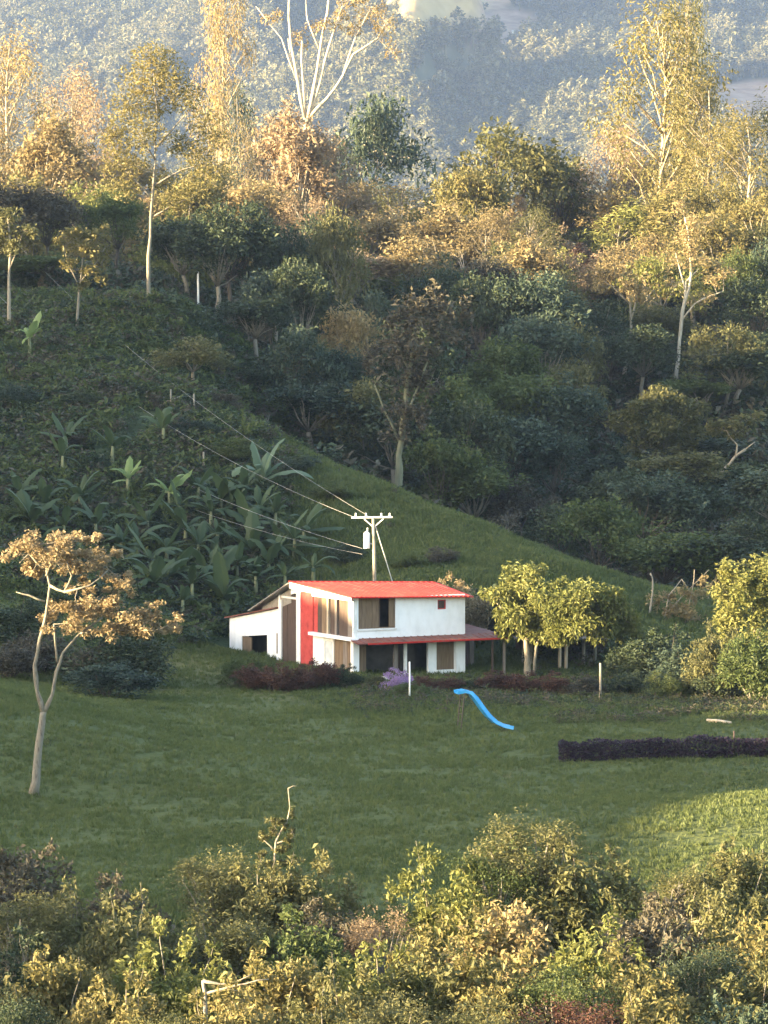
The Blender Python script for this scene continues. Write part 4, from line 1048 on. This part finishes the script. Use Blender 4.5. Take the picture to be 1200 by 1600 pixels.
for i in range(64):
    px = -50 + 1310 * ((i * 0.618034) % 1); d = random.uniform(345, 455)
    base = gp(px, d); top = HOR - (base.z + random.uniform(4.5, 9.5) - CAM_Z) / d * F
    kd, lf = random.choice(['round', 'round', 'umbrella', 'bush', 'tall']), random.choice(['leaf_tan', 'leaf_yellow', 'leaf_olive', 'leaf_pinktan', 'leaf_yellow', 'leaf_tan', 'leaf_bright'])
    T(kd, px, top, d, random.uniform(90, 140) * 390 / d, lf, describe(kd, lf, px, top + 30, ' on the ridge'), cat='tree', name='ridge_tree', group='smaller trees crowded on the sunlit ridge')

# ------------------------------------------------------------------ plates of olive foliage in the shaded forest
for px, top, d, w, lf, lab in [
    (475, 532, 292, 110, 'leaf_olive', 'flat olive crown in the dark forest above the crest, lowest of three plates'),
    (550, 486, 300, 110, 'leaf_tan', 'flat tan crown highest among the plates in dark forest'),
    (572, 596, 280, 140, 'leaf_olive', 'wide flat olive crown left of the mossy trunk tree'),
    (392, 482, 300, 70, 'leaf_graybrown', 'small grey brown crown at the forest edge above the hillside'),
    (300, 530, 268, 115, 'leaf_olive', 'low olive tree standing alone on the shaded hillside'),
    (900, 512, 318, 90, 'leaf_olive', 'flat olive crown below the drooping tan tree'),
    (895, 570, 305, 100, 'leaf_olive', 'olive crown left of the dome shaped tree'),
    (1130, 512, 318, 120, 'leaf_olive', 'flat olive crown right of the lit pale trunk')]:
    T('umbrella', px, top, d, w, lf, lab)
# dark round trees: one dense wood, its trees alike
darks = [d_ for k_, d_ in enumerate([(20, 352, 318), (75, 362, 322), (190, 348, 325), (160, 400, 312), (60, 420, 308), (290, 368, 322), (330, 385, 318), (270, 420, 312), (380, 375, 320), (430, 385, 322), (480, 380, 326), (350, 430, 308), (420, 440, 304), (520, 395, 322), (470, 455, 302), (540, 440, 312),
         (400, 500, 292), (455, 560, 285), (520, 560, 288), (560, 520, 295), (600, 470, 315), (690, 430, 330), (750, 420, 338), (820, 430, 338), (880, 450, 335), (760, 480, 322), (840, 490, 322), (700, 540, 300), (780, 550, 305), (850, 540, 312), (930, 500, 330),
         (740, 600, 290), (810, 610, 295), (870, 640, 295), (690, 640, 282), (930, 600, 310), (960, 540, 325), (1020, 510, 335), (1010, 560, 322), (1100, 480, 340), (1160, 430, 345), (1200, 420, 348), (1190, 490, 335), (1110, 560, 322), (1180, 560, 325), (1080, 600, 315), (1150, 600, 318), (1215, 620, 315),
         (720, 690, 276), (790, 690, 280), (860, 710, 280), (930, 690, 290), (980, 720, 285), (1060, 740, 280), (1130, 720, 292), (1190, 690, 296), (680, 730, 268), (750, 750, 270), (820, 770, 270), (890, 780, 268), (950, 770, 272), (1010, 800, 264), (1080, 790, 266), (1150, 780, 270), (1210, 790, 268),
         (860, 830, 258), (930, 840, 254), (990, 860, 248), (1050, 850, 250), (1120, 850, 250), (1180, 850, 252), (560, 620, 282), (620, 640, 276), (500, 620, 280), (640, 560, 292), (450, 620, 278)]) if k_ % 4 != 3]
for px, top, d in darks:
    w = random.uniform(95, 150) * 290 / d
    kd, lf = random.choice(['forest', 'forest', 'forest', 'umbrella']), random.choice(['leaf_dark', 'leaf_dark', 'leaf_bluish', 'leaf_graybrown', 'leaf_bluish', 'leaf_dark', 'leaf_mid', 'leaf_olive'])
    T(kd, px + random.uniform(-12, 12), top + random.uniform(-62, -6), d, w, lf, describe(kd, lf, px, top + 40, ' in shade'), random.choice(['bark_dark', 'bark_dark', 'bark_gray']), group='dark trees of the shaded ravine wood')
for px, top, d, w, lab in [(785, 800, 258, 70, 'sparse shrubby tree with pale forked stems at the ravine edge'), (850, 850, 250, 50, 'thin sparse tree just beyond the low end of the crest'), (410, 640, 275, 60, 'thin bare stemmed tree leaning where the crest meets forest')]:
    T('sparse', px, top, d, w, 'leaf_graybrown', lab, 'bark_gray')

# ------------------------------------------------------------------ shrubs and trees about the house and lawn
b = gp(1180, 194)
custom_tree('domed_bush', 'big bright yellow green domed bush lit beyond the purple hedge', 'bush', b, 194, [([(1178, 1075), (1180, 1000), (1176, 940)], .14, .05), ([(1182, 1040), (1150, 980), (1140, 950)], .08, .03), ([(1182, 1040), (1215, 980), (1222, 950)], .08, .03)],
            [(1150, 895, 30, 20, 0), (1185, 886, 34, 18, .3), (1215, 895, 34, 22, 0), (1135, 925, 26, 24, -.3), (1165, 920, 36, 28, -.9), (1200, 925, 38, 30, -.8), (1140, 960, 30, 26, -.2), (1175, 960, 38, 28, -1), (1215, 965, 34, 30, -.5), (1135, 992, 26, 22, 0), (1165, 1000, 34, 26, -.9), (1205, 1005, 36, 28, -.7), (1235, 930, 28, 30, 0), (1190, 905, 30, 20, -.6), (1150, 1030, 26, 20, -.4), (1190, 1040, 30, 22, -.6)],
            'leaf_bright', 'bark_gray', L=.22, dens=1.15, open_=.85, seed=41)
T('bush', 1120, 985, 189, 70, 'leaf_olive', 'olive shrub at the foot of the big bright bush', cat='shrub', name='shrub')
T('bush', 1190, 990, 186, 110, 'leaf_mid', 'mid green shrub below the big bright bush at the picture edge', cat='shrub', name='shrub')
for px, top, d, w, lf, lab in [
    (1040, 985, 197, 120, 'leaf_dark', 'dark green shrub behind the grey wooden post'), (1075, 1015, 193, 110, 'leaf_bluish', 'bluish dark shrub between post and bright bush'), (1000, 1000, 200, 90, 'leaf_dark', 'dark shrub against the end of the garden shelter'),
    (985, 1050, 190, 70, 'leaf_dark', 'low dark shrub next to the grey wooden post'), (1035, 1052, 188, 60, 'leaf_mid', 'low mid green shrub behind the hedge slope'), (1120, 1045, 188, 90, 'leaf_dark', 'dark shrub beneath the olive shrub'),
    (760, 925, 213, 110, 'leaf_dark', 'dark bush filling the gap between house and broad tree'), (735, 960, 214, 70, 'leaf_bluish', 'bluish dark bush right behind the house corner'),
    (182, 985, 190, 150, 'leaf_dark', 'large dark shrub behind the orange brown tree'), (170, 1040, 181, 130, 'leaf_bluish', 'low dark shrub in the dip below the large dark shrub'), (140, 1010, 190, 90, 'leaf_graybrown', 'grey brown shrub beside the large dark shrub'),
    (25, 930, 200, 120, 'leaf_dark', 'dark bush behind the orange brown tree at the picture edge'), (60, 990, 194, 110, 'leaf_graybrown', 'dull brown bush behind the forked trunk'), (10, 1010, 190, 90, 'leaf_graybrown', 'dull brown bush at the picture edge above the lawn bank'),
    (230, 950, 204, 90, 'leaf_mid', 'green bush on the bank left of the white shed'),
    (715, 910, 211, 40, 'leaf_orange', 'dry orange shrub showing over the far end of the red roof')]:
    T('bush', px, top, d, w, lf, lab, 'bark_dark')
# shrub rows in front of the house
for px, top, d, w, lf, lab in [
    (368, 1028, 192, 50, 'leaf_mid', 'green brown shrub at the near end of the row below the shed'), (395, 1040, 190.5, 60, 'leaf_redbrown', 'second red brown shrub from the shed in the row'),
    (430, 1040, 189.5, 60, 'leaf_redbrown', 'red brown shrub in the row beneath the dark plank panel'), (465, 1042, 190, 60, 'leaf_redbrown', 'red brown shrub below the red wall strip'),
    (497, 1035, 191, 58, 'leaf_redbrown', 'tallest red brown shrub in front of the blue grey door'), (541, 1040, 191.5, 46, 'leaf_dark', 'round dark green shrub ending the red brown row'),
    (405, 1026, 193, 50, 'leaf_mid', 'green shrub behind the red brown row near the shed opening'),
    (662, 1058, 190.5, 46, 'leaf_redbrown', 'low red brown shrub right of the white post'), (700, 1058, 190.5, 52, 'leaf_redbrown', 'low red brown shrub above the blue slide'),
    (735, 1052, 192, 40, 'leaf_dark', 'small dark green shrub at the house corner above the slide'), (775, 1050, 191.5, 60, 'leaf_redbrown', 'rusty shrub under the end of the canopy'), (820, 1052, 191.5, 60, 'leaf_redbrown', 'rusty shrub below the broad leafy tree trunks'),
    (865, 1052, 191, 60, 'leaf_redbrown', 'rusty shrub before the garden shelter'), (910, 1056, 190.5, 60, 'leaf_graybrown', 'dull brown shrub left of the grey wooden post'),
    (585, 1056, 191.5, 50, 'leaf_olive', 'olive shrub between dark green shrub and lilac flowers'), (640, 1066, 188.5, 60, 'leaf_mid', 'low green shrub under the lilac flowers')]:
    T('bush', px, top, d, w, lf, lab, 'bark_dark', name='shrub')
T('bush', 621, 1047, 190.5, 46, 'leaf_lilac', 'low mound of lilac flowers in front of the porch', cat='flowers', name='flower_mound')
# clipped purple hedge, two runs with a gap
def hedge(label, px0, px1, d, top):
    a, b = gp(px0, d), gp(px1, d); L_ = (b - a).length
    h = P(600, top, d).z - (a.z + b.z) / 2
    o = empty('hedge', a); rng = np.random.default_rng(int(px0))
    C = MB(); n = int(L_ * 1100)
    t = rng.random((n, 1)); q = rng.random((n, 2))
    e = (q - .5) * 2; e = np.sign(e) * np.abs(e) ** .35
    hh = h * (1 + .26 * fbm(t[:, 0] * L_ * 1.1, t[:, 0] * 0 + px0, 3))
    e[:, 1] = q[:, 1] * 2 - 1
    pts = np.stack([t[:, 0] * (b.x - a.x), e[:, 0] * .42, (e[:, 1] * .5 + .5) * hh], 1)
    pts[:, 2] += np.interp(t[:, 0], [0, 1], [0, b.z - a.z])
    add_leaves(C, pts, .13, rng, up=.7)
    ob('foliage', C.mesh('hedge_foliage', MATS['leaf_purple']), o)
    Sx = MB()
    for i in range(int(L_ / .5)):
        x = (i + .5) * .5 * (b.x - a.x) / L_
        Sx.tube([(x, 0, -.3), (x + .05, .03, h * .5), (x - .05, 0, h * .85)], [.03, .025, .012], 5)
    ob('stem', Sx.mesh('hedge_stems', MATS['bark_dark']), o)
    tag(o, label, 'hedge', 'clipped dark purple hedges across the lawn')
hedge('long clipped dark purple hedge crossing the lawn up to the stake', 874, 1146, 160, 1155)
hedge('dark purple hedge run beyond the stake, cut by the picture edge', 1152, 1260, 160, 1153)

# ------------------------------------------------------------------ nearest bushes
fg = [(340, 1338, 109, 120, 'leaf_olive', 'olive bush with curled top left of the dead sapling'), (400, 1362, 108, 150, 'leaf_olive', 'dull olive bush around the foot of the dead sapling'), (470, 1350, 109, 90, 'leaf_olive', 'olive bush right of the dead sapling'), 
      (180, 1380, 106, 140, 'leaf_graybrown', 'grey brown bush low at the lawn edge under the orange tree'), (130, 1400, 104, 110, 'leaf_olive', 'olive bush before the grey brown one at the lawn edge'), (40, 1338, 108, 120, 'leaf_graybrown', 'dull brown bush at the bottom corner of the lawn'), 
      (30, 1400, 102, 150, 'leaf_olive', 'dull olive bush in the shaded corner'), (520, 1420, 105, 130, 'leaf_graybrown', 'grey bush in the middle of the lawn edge'), (600, 1428, 104, 110, 'leaf_pinktan', 'pinkish grey bush between grey bush and yellow green bush'), 
      (690, 1342, 108, 130, 'leaf_bright', 'yellow green bush left of the largest dark bush'), (835, 1284, 110, 150, 'leaf_olive', 'largest olive bush with a pointed lit top on the lawn edge'), (905, 1330, 109, 170, 'leaf_olive', 'dark broad bush joined to the largest olive bush'), (775, 1330, 109, 110, 'leaf_mid', 'grey shoulder bush of the largest olive bush'), 
      (1090, 1362, 108, 120, 'leaf_olive', 'dark flat bush on the sunlit lawn corner'), (1165, 1335, 109, 150, 'leaf_olive', 'olive bush lit gold at the lawn corner'), (1040, 1405, 103, 120, 'leaf_graybrown', 'dark bush under the flat bush of the corner'), (1150, 1400, 102, 140, 'leaf_olive', 'gold olive bush in front of the corner bush'), (1200, 1450, 98, 130, 'leaf_yellow', 'pale gold bush at the picture edge below the corner'), 
      (480, 1440, 100, 130, 'leaf_mid', 'dark bush in the hollow behind the bright bush'), (340, 1425, 101, 160, 'leaf_olive', 'broad dark bush between lawn edge and bright bush'), (270, 1462, 96, 170, 'leaf_bright', 'bright green bush with dense lit leaves beside the pale branch'), (200, 1420, 100, 130, 'leaf_olive', 'olive bush behind the bright green bush'), 
      (90, 1505, 94, 160, 'leaf_yellow', 'yellow green bush in the lower corner'), (30, 1470, 96, 130, 'leaf_dark', 'dark bush behind the yellow green corner bush'), (720, 1440, 99, 140, 'leaf_yellow', 'yellow bush under the yellow green lawn edge bush'), (800, 1430, 99, 140, 'leaf_tan', 'tan leaved bush below the largest olive bush'), (930, 1452, 97, 150, 'leaf_bright', 'bright yellow green sprig bush right of the tan bush'), 
      (1010, 1430, 99, 110, 'leaf_graybrown', 'dark bush between bright sprig bush and gold bush'), (595, 1490, 94, 90, 'leaf_bright', 'small bright bush in the middle of the lowest row'), (440, 1505, 93, 150, 'leaf_yellow', 'yellow green bush right of the pale branch'), (540, 1520, 92, 140, 'leaf_olive', 'olive bush in the lowest row near the middle'), 
      (680, 1500, 93, 140, 'leaf_olive', 'grey olive bush left of the dark hollow in the lowest row'), (780, 1500, 93, 140, 'leaf_yellow', 'yellowish bush in the lowest row'), (880, 1520, 92, 140, 'leaf_mid', 'mid green bush in the lowest row'), (1000, 1500, 93, 140, 'leaf_yellow', 'gold green bush in the lowest row'), (1100, 1480, 95, 130, 'leaf_dark', 'dark bush in the lowest row under the gold bush'), (1180, 1520, 93, 140, 'leaf_olive', 'olive bush in the lowest corner'), 
      (190, 1540, 90, 150, 'leaf_yellow', 'yellow bush at the very bottom under the bright bush'), (20, 1560, 89, 120, 'leaf_dark', 'dark bush in the very bottom corner'), (350, 1560, 89, 150, 'leaf_yellow', 'yellow bush at the very bottom before the pale branch'), (480, 1570, 88, 140, 'leaf_olive', 'olive bush at the very bottom near the middle'), (620, 1565, 88, 150, 'leaf_olive', 'dull olive bush at the very bottom'), 
      (760, 1570, 88, 150, 'leaf_olive', 'dark hollow bush at the very bottom'), (900, 1570, 88, 150, 'leaf_redbrown', 'reddish brown bush at the very bottom'), (1040, 1565, 88, 150, 'leaf_yellow', 'pale gold bush at the very bottom near the corner'), (1160, 1580, 88, 120, 'leaf_bluish', 'bluish dark bush at the very bottom corner'), (270, 1590, 87, 130, 'leaf_olive', 'olive bush cut by the bottom edge')]
for px, top, d, w, lf, lab in fg:
    T('bush' if random.random() < .65 else 'fine', px, top, d, w * 1.12, lf, lab, 'bark_gray', cat='bush', name='bush')

# shrubs and sticks about the shaded hillside
for px, py, w, h, lf, lab in [(130, 640, 60, 30, 'leaf_dark', 'dark low shrub added for the dark hollow high on the hillside'), (70, 600, 70, 34, 'leaf_mid', 'green shrub below the lit banana plant'), (20, 640, 70, 40, 'leaf_bluish', 'bluish shrub at the picture edge on the upper slope'),  # first shrub is added, its dark leaves standing in for a shaded hollow
                              (230, 560, 60, 26, 'leaf_mid', 'low green shrub under the tall bare trunk'), (340, 640, 70, 30, 'leaf_graybrown', 'grey brown shrub near the crest on the upper slope'), (160, 580, 60, 24, 'leaf_bluish', 'bluish low shrub in the middle of the upper slope'),
                              (370, 720, 70, 34, 'leaf_mid', 'green shrub left of the pale green banana plant'), (470, 740, 60, 30, 'leaf_bluish', 'bluish shrub right of the pale green banana plant'), (520, 780, 60, 26, 'leaf_mid', 'green shrub on the slope under the crossing power lines'), (90, 700, 70, 30, 'leaf_graybrown', 'brownish shrub on the slope between small banana plants'),
                              (300, 690, 70, 34, 'leaf_bluish', 'bluish shrub above the banana grove'), (20, 830, 80, 44, 'leaf_mid', 'green shrub low on the slope behind the autumn tree'), (690, 880, 50, 24, 'leaf_graybrown', 'brownish shrub on the crest slope above the red roof'), (540, 880, 60, 30, 'leaf_dark', 'dark shrub left of the utility pole foot'), (640, 890, 50, 26, 'leaf_mid', 'green shrub right of the guy wire foot'), (380, 600, 60, 30, 'leaf_dark', 'dark shrub on the forest edge of the upper slope')]:
    g = foot(px, py, 200, 320)
    T('bush', px, py - h, g.y, w, lf, lab, 'bark_dark')
for px, top, bot, lab in [(267, 608, 645, 'pale stake on the upper slope beside the dark hollow'), (303, 615, 650, 'grey stake on the upper slope nearer the lone olive tree'), (318, 706, 740, 'short dark stake on the crest line')]:
    g = foot(px, bot, 200, 320); post(lab, px, top, bot, g.y, .07, 'bark_gray', name='stake')
g = foot(245, 640, 200, 320); m = MB(); q = [Vector((0, 0, .1)), P(262, 627, g.y) - g, P(285, 618, g.y + 1) - g]; m.tube(q, [.08, .06, .03], 6); m.tube([q[1], P(268, 634, g.y) - g], [.04, .015], 5)
tag(ob('fallen_branch', m.mesh('fallen_branch', MATS['bark_pale'], True), loc=g), 'pale fallen branch lying on the shaded upper slope', 'branch')
g = foot(15, 520, 240, 330)
custom_tree('slender_tree', 'slender pale trunked tree at the picture edge left of the lit banana', 'tree', g, g.y, [([(15, 526), (14, 460), (16, 400), (12, 340)], .15, .07), ([(15, 420), (30, 380), (38, 360)], .06, .03)],
            [(12, 345, 30, 20, 0), (35, 360, 24, 16, 0), (0, 375, 24, 18, .4), (22, 385, 26, 16, 0)], 'leaf_olive', 'bark_pale', L=.3, dens=.9, seed=31)

# ------------------------------------------------------------------ banana plants
def banana_leaf(seed, L=2.4, W=.72, arch=.8):
    rng = np.random.default_rng(seed); n = 12; vs, fs = [], []
    for i in range(n + 1):
        t = i / n
        x = L * t * (1 - .25 * t * t * arch); z = L * (.55 * t - arch * .75 * t * t)
        w = W * (math.sin(math.pi * min(1, .06 + t * .94)) ** .6) * (.55 if t < .08 else 1) * rng.uniform(.58, 1.1)
        vs += [(x, -w / 2, z - .22 * w), (x, -.02, z), (x, .02, z), (x, w / 2, z - .22 * w)]
    for i in range(n):
        for k in range(3): fs.append((i * 4 + k, (i + 1) * 4 + k, (i + 1) * 4 + k + 1, i * 4 + k + 1))
    m = MB(); m.add(vs, fs); return m.mesh('banana_leaf', MATS['leaf_banana'], True)
BL = [banana_leaf(i, arch=a) for i, a in enumerate((.35, .6, .8, 1.0, .55))]
m = MB(); m.tube([(0, 0, -.5), (0.02, 0, .5), (0, .03, 1.0)], [.15, .13, .09], 9); BS = m.mesh('banana_stem', MATS['banana_stem'], True)
def banana(px, top, d, leaf, label, group=None, nl=8, stem=None, loc=None):
    g = foot(px, top + 60, 206, 300)
    H = P(px, top, g.y).z - g.z; H = max(1.6, min(H, 5.5)); st = min(stem or H * .50, H * .62)
    o = empty('banana_plant', g, random.uniform(0, 6.28)); tag(o, label, 'banana plant', group)
    s = ob('stem', BS, o); s.scale = (1, 1, st)
    for i in range(nl):
        l = ob('leaf', BL[(i * 3) % 5], o, mat=MATS[leaf]); k = (H - st) / 1.35 * random.uniform(.65, 1.3)
        l.location = (0, 0, st * random.uniform(.93, 1.02)); l.scale = (k, k * 1.0, k)
        l.rotation_euler = (random.uniform(-.2, .2), -random.uniform(-.55, .75) if i > 2 else -random.uniform(.3, 1.05), i * 2.4 + random.uniform(-.8, .8))
    return o
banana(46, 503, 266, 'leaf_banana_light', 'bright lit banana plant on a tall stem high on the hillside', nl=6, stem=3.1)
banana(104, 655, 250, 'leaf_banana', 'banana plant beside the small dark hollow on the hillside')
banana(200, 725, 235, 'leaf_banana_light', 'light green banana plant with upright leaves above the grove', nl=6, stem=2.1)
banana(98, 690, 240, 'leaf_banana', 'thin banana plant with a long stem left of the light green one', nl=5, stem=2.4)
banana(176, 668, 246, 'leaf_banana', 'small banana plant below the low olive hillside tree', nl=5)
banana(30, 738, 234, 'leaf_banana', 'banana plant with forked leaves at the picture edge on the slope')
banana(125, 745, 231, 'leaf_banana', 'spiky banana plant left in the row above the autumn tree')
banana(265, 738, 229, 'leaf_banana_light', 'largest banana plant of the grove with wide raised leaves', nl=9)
banana(410, 705, 236, 'leaf_pale', 'pale green banana plant standing upright at the crest', nl=9, stem=.6)
banana(255, 640, 254, 'leaf_banana', 'small banana plant alone in the middle of the slope', nl=5)
for px, top, d in [(70, 760, 228), (310, 745, 228), (345, 760, 227), (380, 745, 229), (230, 790, 224), (290, 800, 222), (340, 815, 221), (390, 800, 223), (430, 790, 224), (260, 840, 219), (320, 860, 218), (370, 860, 218), (420, 850, 219), (460, 830, 221), (240, 880, 216), (300, 895, 215.5), (350, 905, 215), (400, 890, 216), (445, 880, 217), (190, 830, 220), (490, 860, 219), (475, 790, 226), (280, 760, 1), (330, 780, 1), (365, 770, 1), (215, 810, 1), (265, 870, 1), (310, 830, 1), (395, 830, 1), (440, 820, 1), (405, 765, 1), (340, 880, 1), (285, 920, 1), (235, 850, 1), (150, 790, 1), (100, 800, 1), (50, 790, 1)]:
    banana(px, top - random.uniform(0, 15), d, 'leaf_banana', describe('banana', 'leaf_banana', px, top, ' in the grove'), 'banana plants of the dense grove', nl=random.choice([7, 9, 10]), stem=random.uniform(.7, 1.6))
# ------------------------------------------------------------------ ground cover and the far wood (nobody could count them)
def tuft(name, seed, n, rad, h, L, aspect, mat, blades=False):
    rng = np.random.default_rng(seed); m = MB()
    if blades:
        for i in range(n):
            a = rng.uniform(0, 6.283); r = rng.uniform(0, rad); x, y = r * math.cos(a), r * math.sin(a)
            dx, dy = rng.normal(size=2) * .35 * h; hh = h * rng.uniform(.6, 1.2); w = L * .5
            m.add([(x - w, y, -.03), (x + w, y, -.03), (x + w * .7 + dx * .4, y + dy * .4, hh * .6), (x + dx, y + dy, hh)], [(0, 1, 2, 3)])
    else:
        add_clump(m, (0, 0, h * .45), (rad, rad, h * .55), n, L, rng, up=.7, aspect=aspect)
    o = bpy.data.objects.new(name, m.mesh(name, MATS[mat])); return o
def scatter(name, label, pts, sizes, variants, cat=None):
    c = bpy.data.collections.new(name + '_kinds')
    for v in variants: c.objects.link(v)
    me = bpy.data.meshes.new(name); me.vertices.add(len(pts)); me.vertices.foreach_set('co', np.asarray(pts, float).ravel())
    a = me.attributes.new('size', 'FLOAT', 'POINT'); a.data.foreach_set('value', np.asarray(sizes, np.float32))
    a = me.attributes.new('turn', 'FLOAT', 'POINT'); a.data.foreach_set('value', (RNG.random(len(pts)) * 6.283).astype(np.float32))
    o = ob(name, me)
    ng = bpy.data.node_groups.new(name, 'GeometryNodeTree')
    ng.interface.new_socket('Geometry', in_out='INPUT', socket_type='NodeSocketGeometry'); ng.interface.new_socket('Geometry', in_out='OUTPUT', socket_type='NodeSocketGeometry')
    N, L = ng.nodes, ng.links
    i, u = N.new('NodeGroupInput'), N.new('NodeGroupOutput')
    ip = N.new('GeometryNodeInstanceOnPoints'); ci = N.new('GeometryNodeCollectionInfo')
    ci.inputs['Collection'].default_value = c; ci.inputs['Separate Children'].default_value = True; ci.inputs['Reset Children'].default_value = True
    s = N.new('GeometryNodeInputNamedAttribute'); s.data_type = 'FLOAT'; s.inputs['Name'].default_value = 'size'
    t = N.new('GeometryNodeInputNamedAttribute'); t.data_type = 'FLOAT'; t.inputs['Name'].default_value = 'turn'
    x = N.new('ShaderNodeCombineXYZ'); L.new(t.outputs['Attribute'], x.inputs['Z'])
    mp = N.new('GeometryNodeMeshToPoints')
    L.new(i.outputs[0], mp.inputs['Mesh']); L.new(mp.outputs[0], ip.inputs['Points']); L.new(ci.outputs[0], ip.inputs['Instance']); ip.inputs['Pick Instance'].default_value = True
    L.new(s.outputs['Attribute'], ip.inputs['Scale']); L.new(x.outputs[0], ip.inputs['Rotation']); L.new(ip.outputs[0], u.inputs[0])
    md = o.modifiers.new('scatter', 'NODES'); md.node_group = ng
    return tag(o, label, cat, kind='stuff')
def inframe(x, y, m=6): return np.abs(x) < y * .107 + m
def spread(n, y0, y1, keep):
    y = np.sqrt(RNG.uniform(y0 * y0, y1 * y1, n * 2)); x = RNG.uniform(-1, 1, n * 2) * (y * .107 + 5)
    ok = keep(x, y); x, y = x[ok][:n], y[ok][:n]
    return x, y
# lawn grass
x, y = spread(105000, 108, 264, lambda x, y: (RNG.random(len(x)) < .35 + .9 * (fbm(x / 3, y / 3, 3) + .3)) & ((y < 212) | (a_rough(x, y, 0) < .6)))
scatter('grass', 'short green grass covering the lawn in front of the house', np.stack([x, y, ground_z(x, y)], 1), RNG.uniform(.5, 1.25, len(x)) * (1 + .8 * a_rough(x, y, 0)) * np.where(y > 212, 1.9, 1),
        [tuft('grass_tuft', 50 + i, 9, .16, .16, .035, .2, 'grass_blade', True) for i in range(4)], 'grass')
# weeds and low growth on the hill and bank
x, y = spread(34000, 176, 300, lambda x, y: (RNG.random(len(x)) < np.clip(a_rough(x, y, 0), .02, 1) ** 1.5 * (.55 + .9 * fbm(x / 4, y / 4, 3))) & ~((x > -10.5) & (x < 8.2) & (y > 192) & (y < 217)))
crest = a_rough(x, y, 0)
scatter('undergrowth', 'low weeds and brush covering the hillside behind the house', np.stack([x, y, ground_z(x, y)], 1), RNG.uniform(.4, 1.5, len(x)) * (.40 + .75 * crest) * np.where(y < 206, .45, 1),
        [tuft('weed', 60 + i, 44, .55, .75, .22, .45, mt) for i, mt in enumerate(['leaf_mid', 'leaf_bluish', 'leaf_mid', 'leaf_graybrown', 'leaf_dark', 'leaf_banana'])], 'undergrowth')
# forest floor brush, its dark leaf tones painting in the shade between crowns
x, y = spread(5500, 245, 430, lambda x, y: a_soil(x, y, 0) > .3)
scatter('forest_brush', 'brush under the trees of the ravine wood and ridge', np.stack([x, y, ground_z(x, y)], 1), RNG.uniform(.8, 2.6, len(x)),
        [tuft('brush', 70 + i, 60, .6, .9, .25, .5, mt) for i, mt in enumerate(['leaf_dark', 'leaf_bluish', 'leaf_dark', 'leaf_dark', 'leaf_graybrown'])], 'brush')
x, y = spread(1500, 80, 112, lambda x, y: y < 109 + 3 * fbm(x / 3, y / 3, 2))
scatter('foreground_brush', 'brush between the nearest bushes below the lawn', np.stack([x, y, ground_z(x, y)], 1), RNG.uniform(.6, 1.5, len(x)),
        [tuft('near_brush', 80 + i, 90, .6, .8, .16, .55, mt) for i, mt in enumerate(['leaf_graybrown', 'leaf_olive', 'leaf_dark', 'leaf_tan'])], 'brush')
x, y = spread(420, 116, 176, lambda x, y: fbm(x / 4, y / 4, 3) > .12)
scatter('lawn_weeds', 'scattered low weeds in the lawn grass', np.stack([x, y, ground_z(x, y) - .05], 1), RNG.uniform(.2, .5, len(x)),
        [tuft('lawn_weed', 75 + i, 30, .6, .5, .22, .4, mt) for i, mt in enumerate(['leaf_dark', 'leaf_mid', 'leaf_olive'])], 'weeds')
x, y = spread(1500, 174, 192, lambda x, y: (fbm(x / 2.5, y / 2.5, 3) > -.12) & (x > np.where(y < 179, 8.2, -1.5)))
scatter('border_growth', 'strip of rough low growth between the shrub row and the mown lawn', np.stack([x, y, ground_z(x, y) - .05], 1), RNG.uniform(.45, 1.0, len(x)),
        [tuft('border_tuft', 85 + i, 40, .6, .7, .20, .4, mt) for i, mt in enumerate(['leaf_graybrown', 'leaf_mid', 'leaf_olive', 'leaf_graybrown', 'leaf_dark'])], 'weeds')
# far wood on the mountain
n = 52000
y = RNG.uniform(980 * KM, 2420 * KM, n); x = RNG.uniform(-1, 1, n) * (y * .107 + 40)
z = mount_z(x, y)
bare = np.maximum(a_meadow(x, y, z), a_field(x, y, z) * .9)
ok = (RNG.random(n) > bare * 1.15) & (RNG.random(n) < .85 + .9 * fbm(x / 90, y / 130, 3)); x, y, z = x[ok], y[ok], z[ok]
def far_tree(i):
    rng = np.random.default_rng(90 + i); m = MB()
    h, w = (9, 8) if i < 4 else (13, 6)
    m.tube([(0, 0, -1), (.1, 0, h * .4), (0, .1, h * .75)], [.3, .25, .1], 5)
    for k in range(9):
        d = unit(1, rng)[0]; c = np.array([d[0] * w * .30, d[1] * w * .30, h * .62 + d[2] * h * .25])
        add_clump(m, c, (w * .2, w * .2, h * .14), 22, 1.3, rng, up=.9)
    return bpy.data.objects.new('far_tree', m.mesh('far_tree', MATS['far_leaf']))
scatter('distant_forest', 'hazy blue grey forest clothing the far mountain', np.stack([x, y, z], 1), RNG.uniform(.8, 2.9, len(x)), [far_tree(i) for i in range(6)], 'forest')

# ------------------------------------------------------------------ the air
m = MB(); m.box(-985, 985, -110, 6190, -112, 860)
hz = ob('haze', m.mesh('haze', bpy.data.materials.new('haze'))); tag(hz, 'thin blue evening haze over the whole valley', kind='stuff')
mt = hz.data.materials[0]; nt, N, L = nodes(mt); N.remove(N['Principled BSDF'])
pv = N.new('ShaderNodeVolumePrincipled'); pv.inputs['Color'].default_value = (.36, .54, 1, 1); pv.inputs['Density'].default_value = .000042; pv.inputs['Anisotropy'].default_value = 0.1
L.new(pv.outputs[0], N['Material Output'].inputs['Volume'])
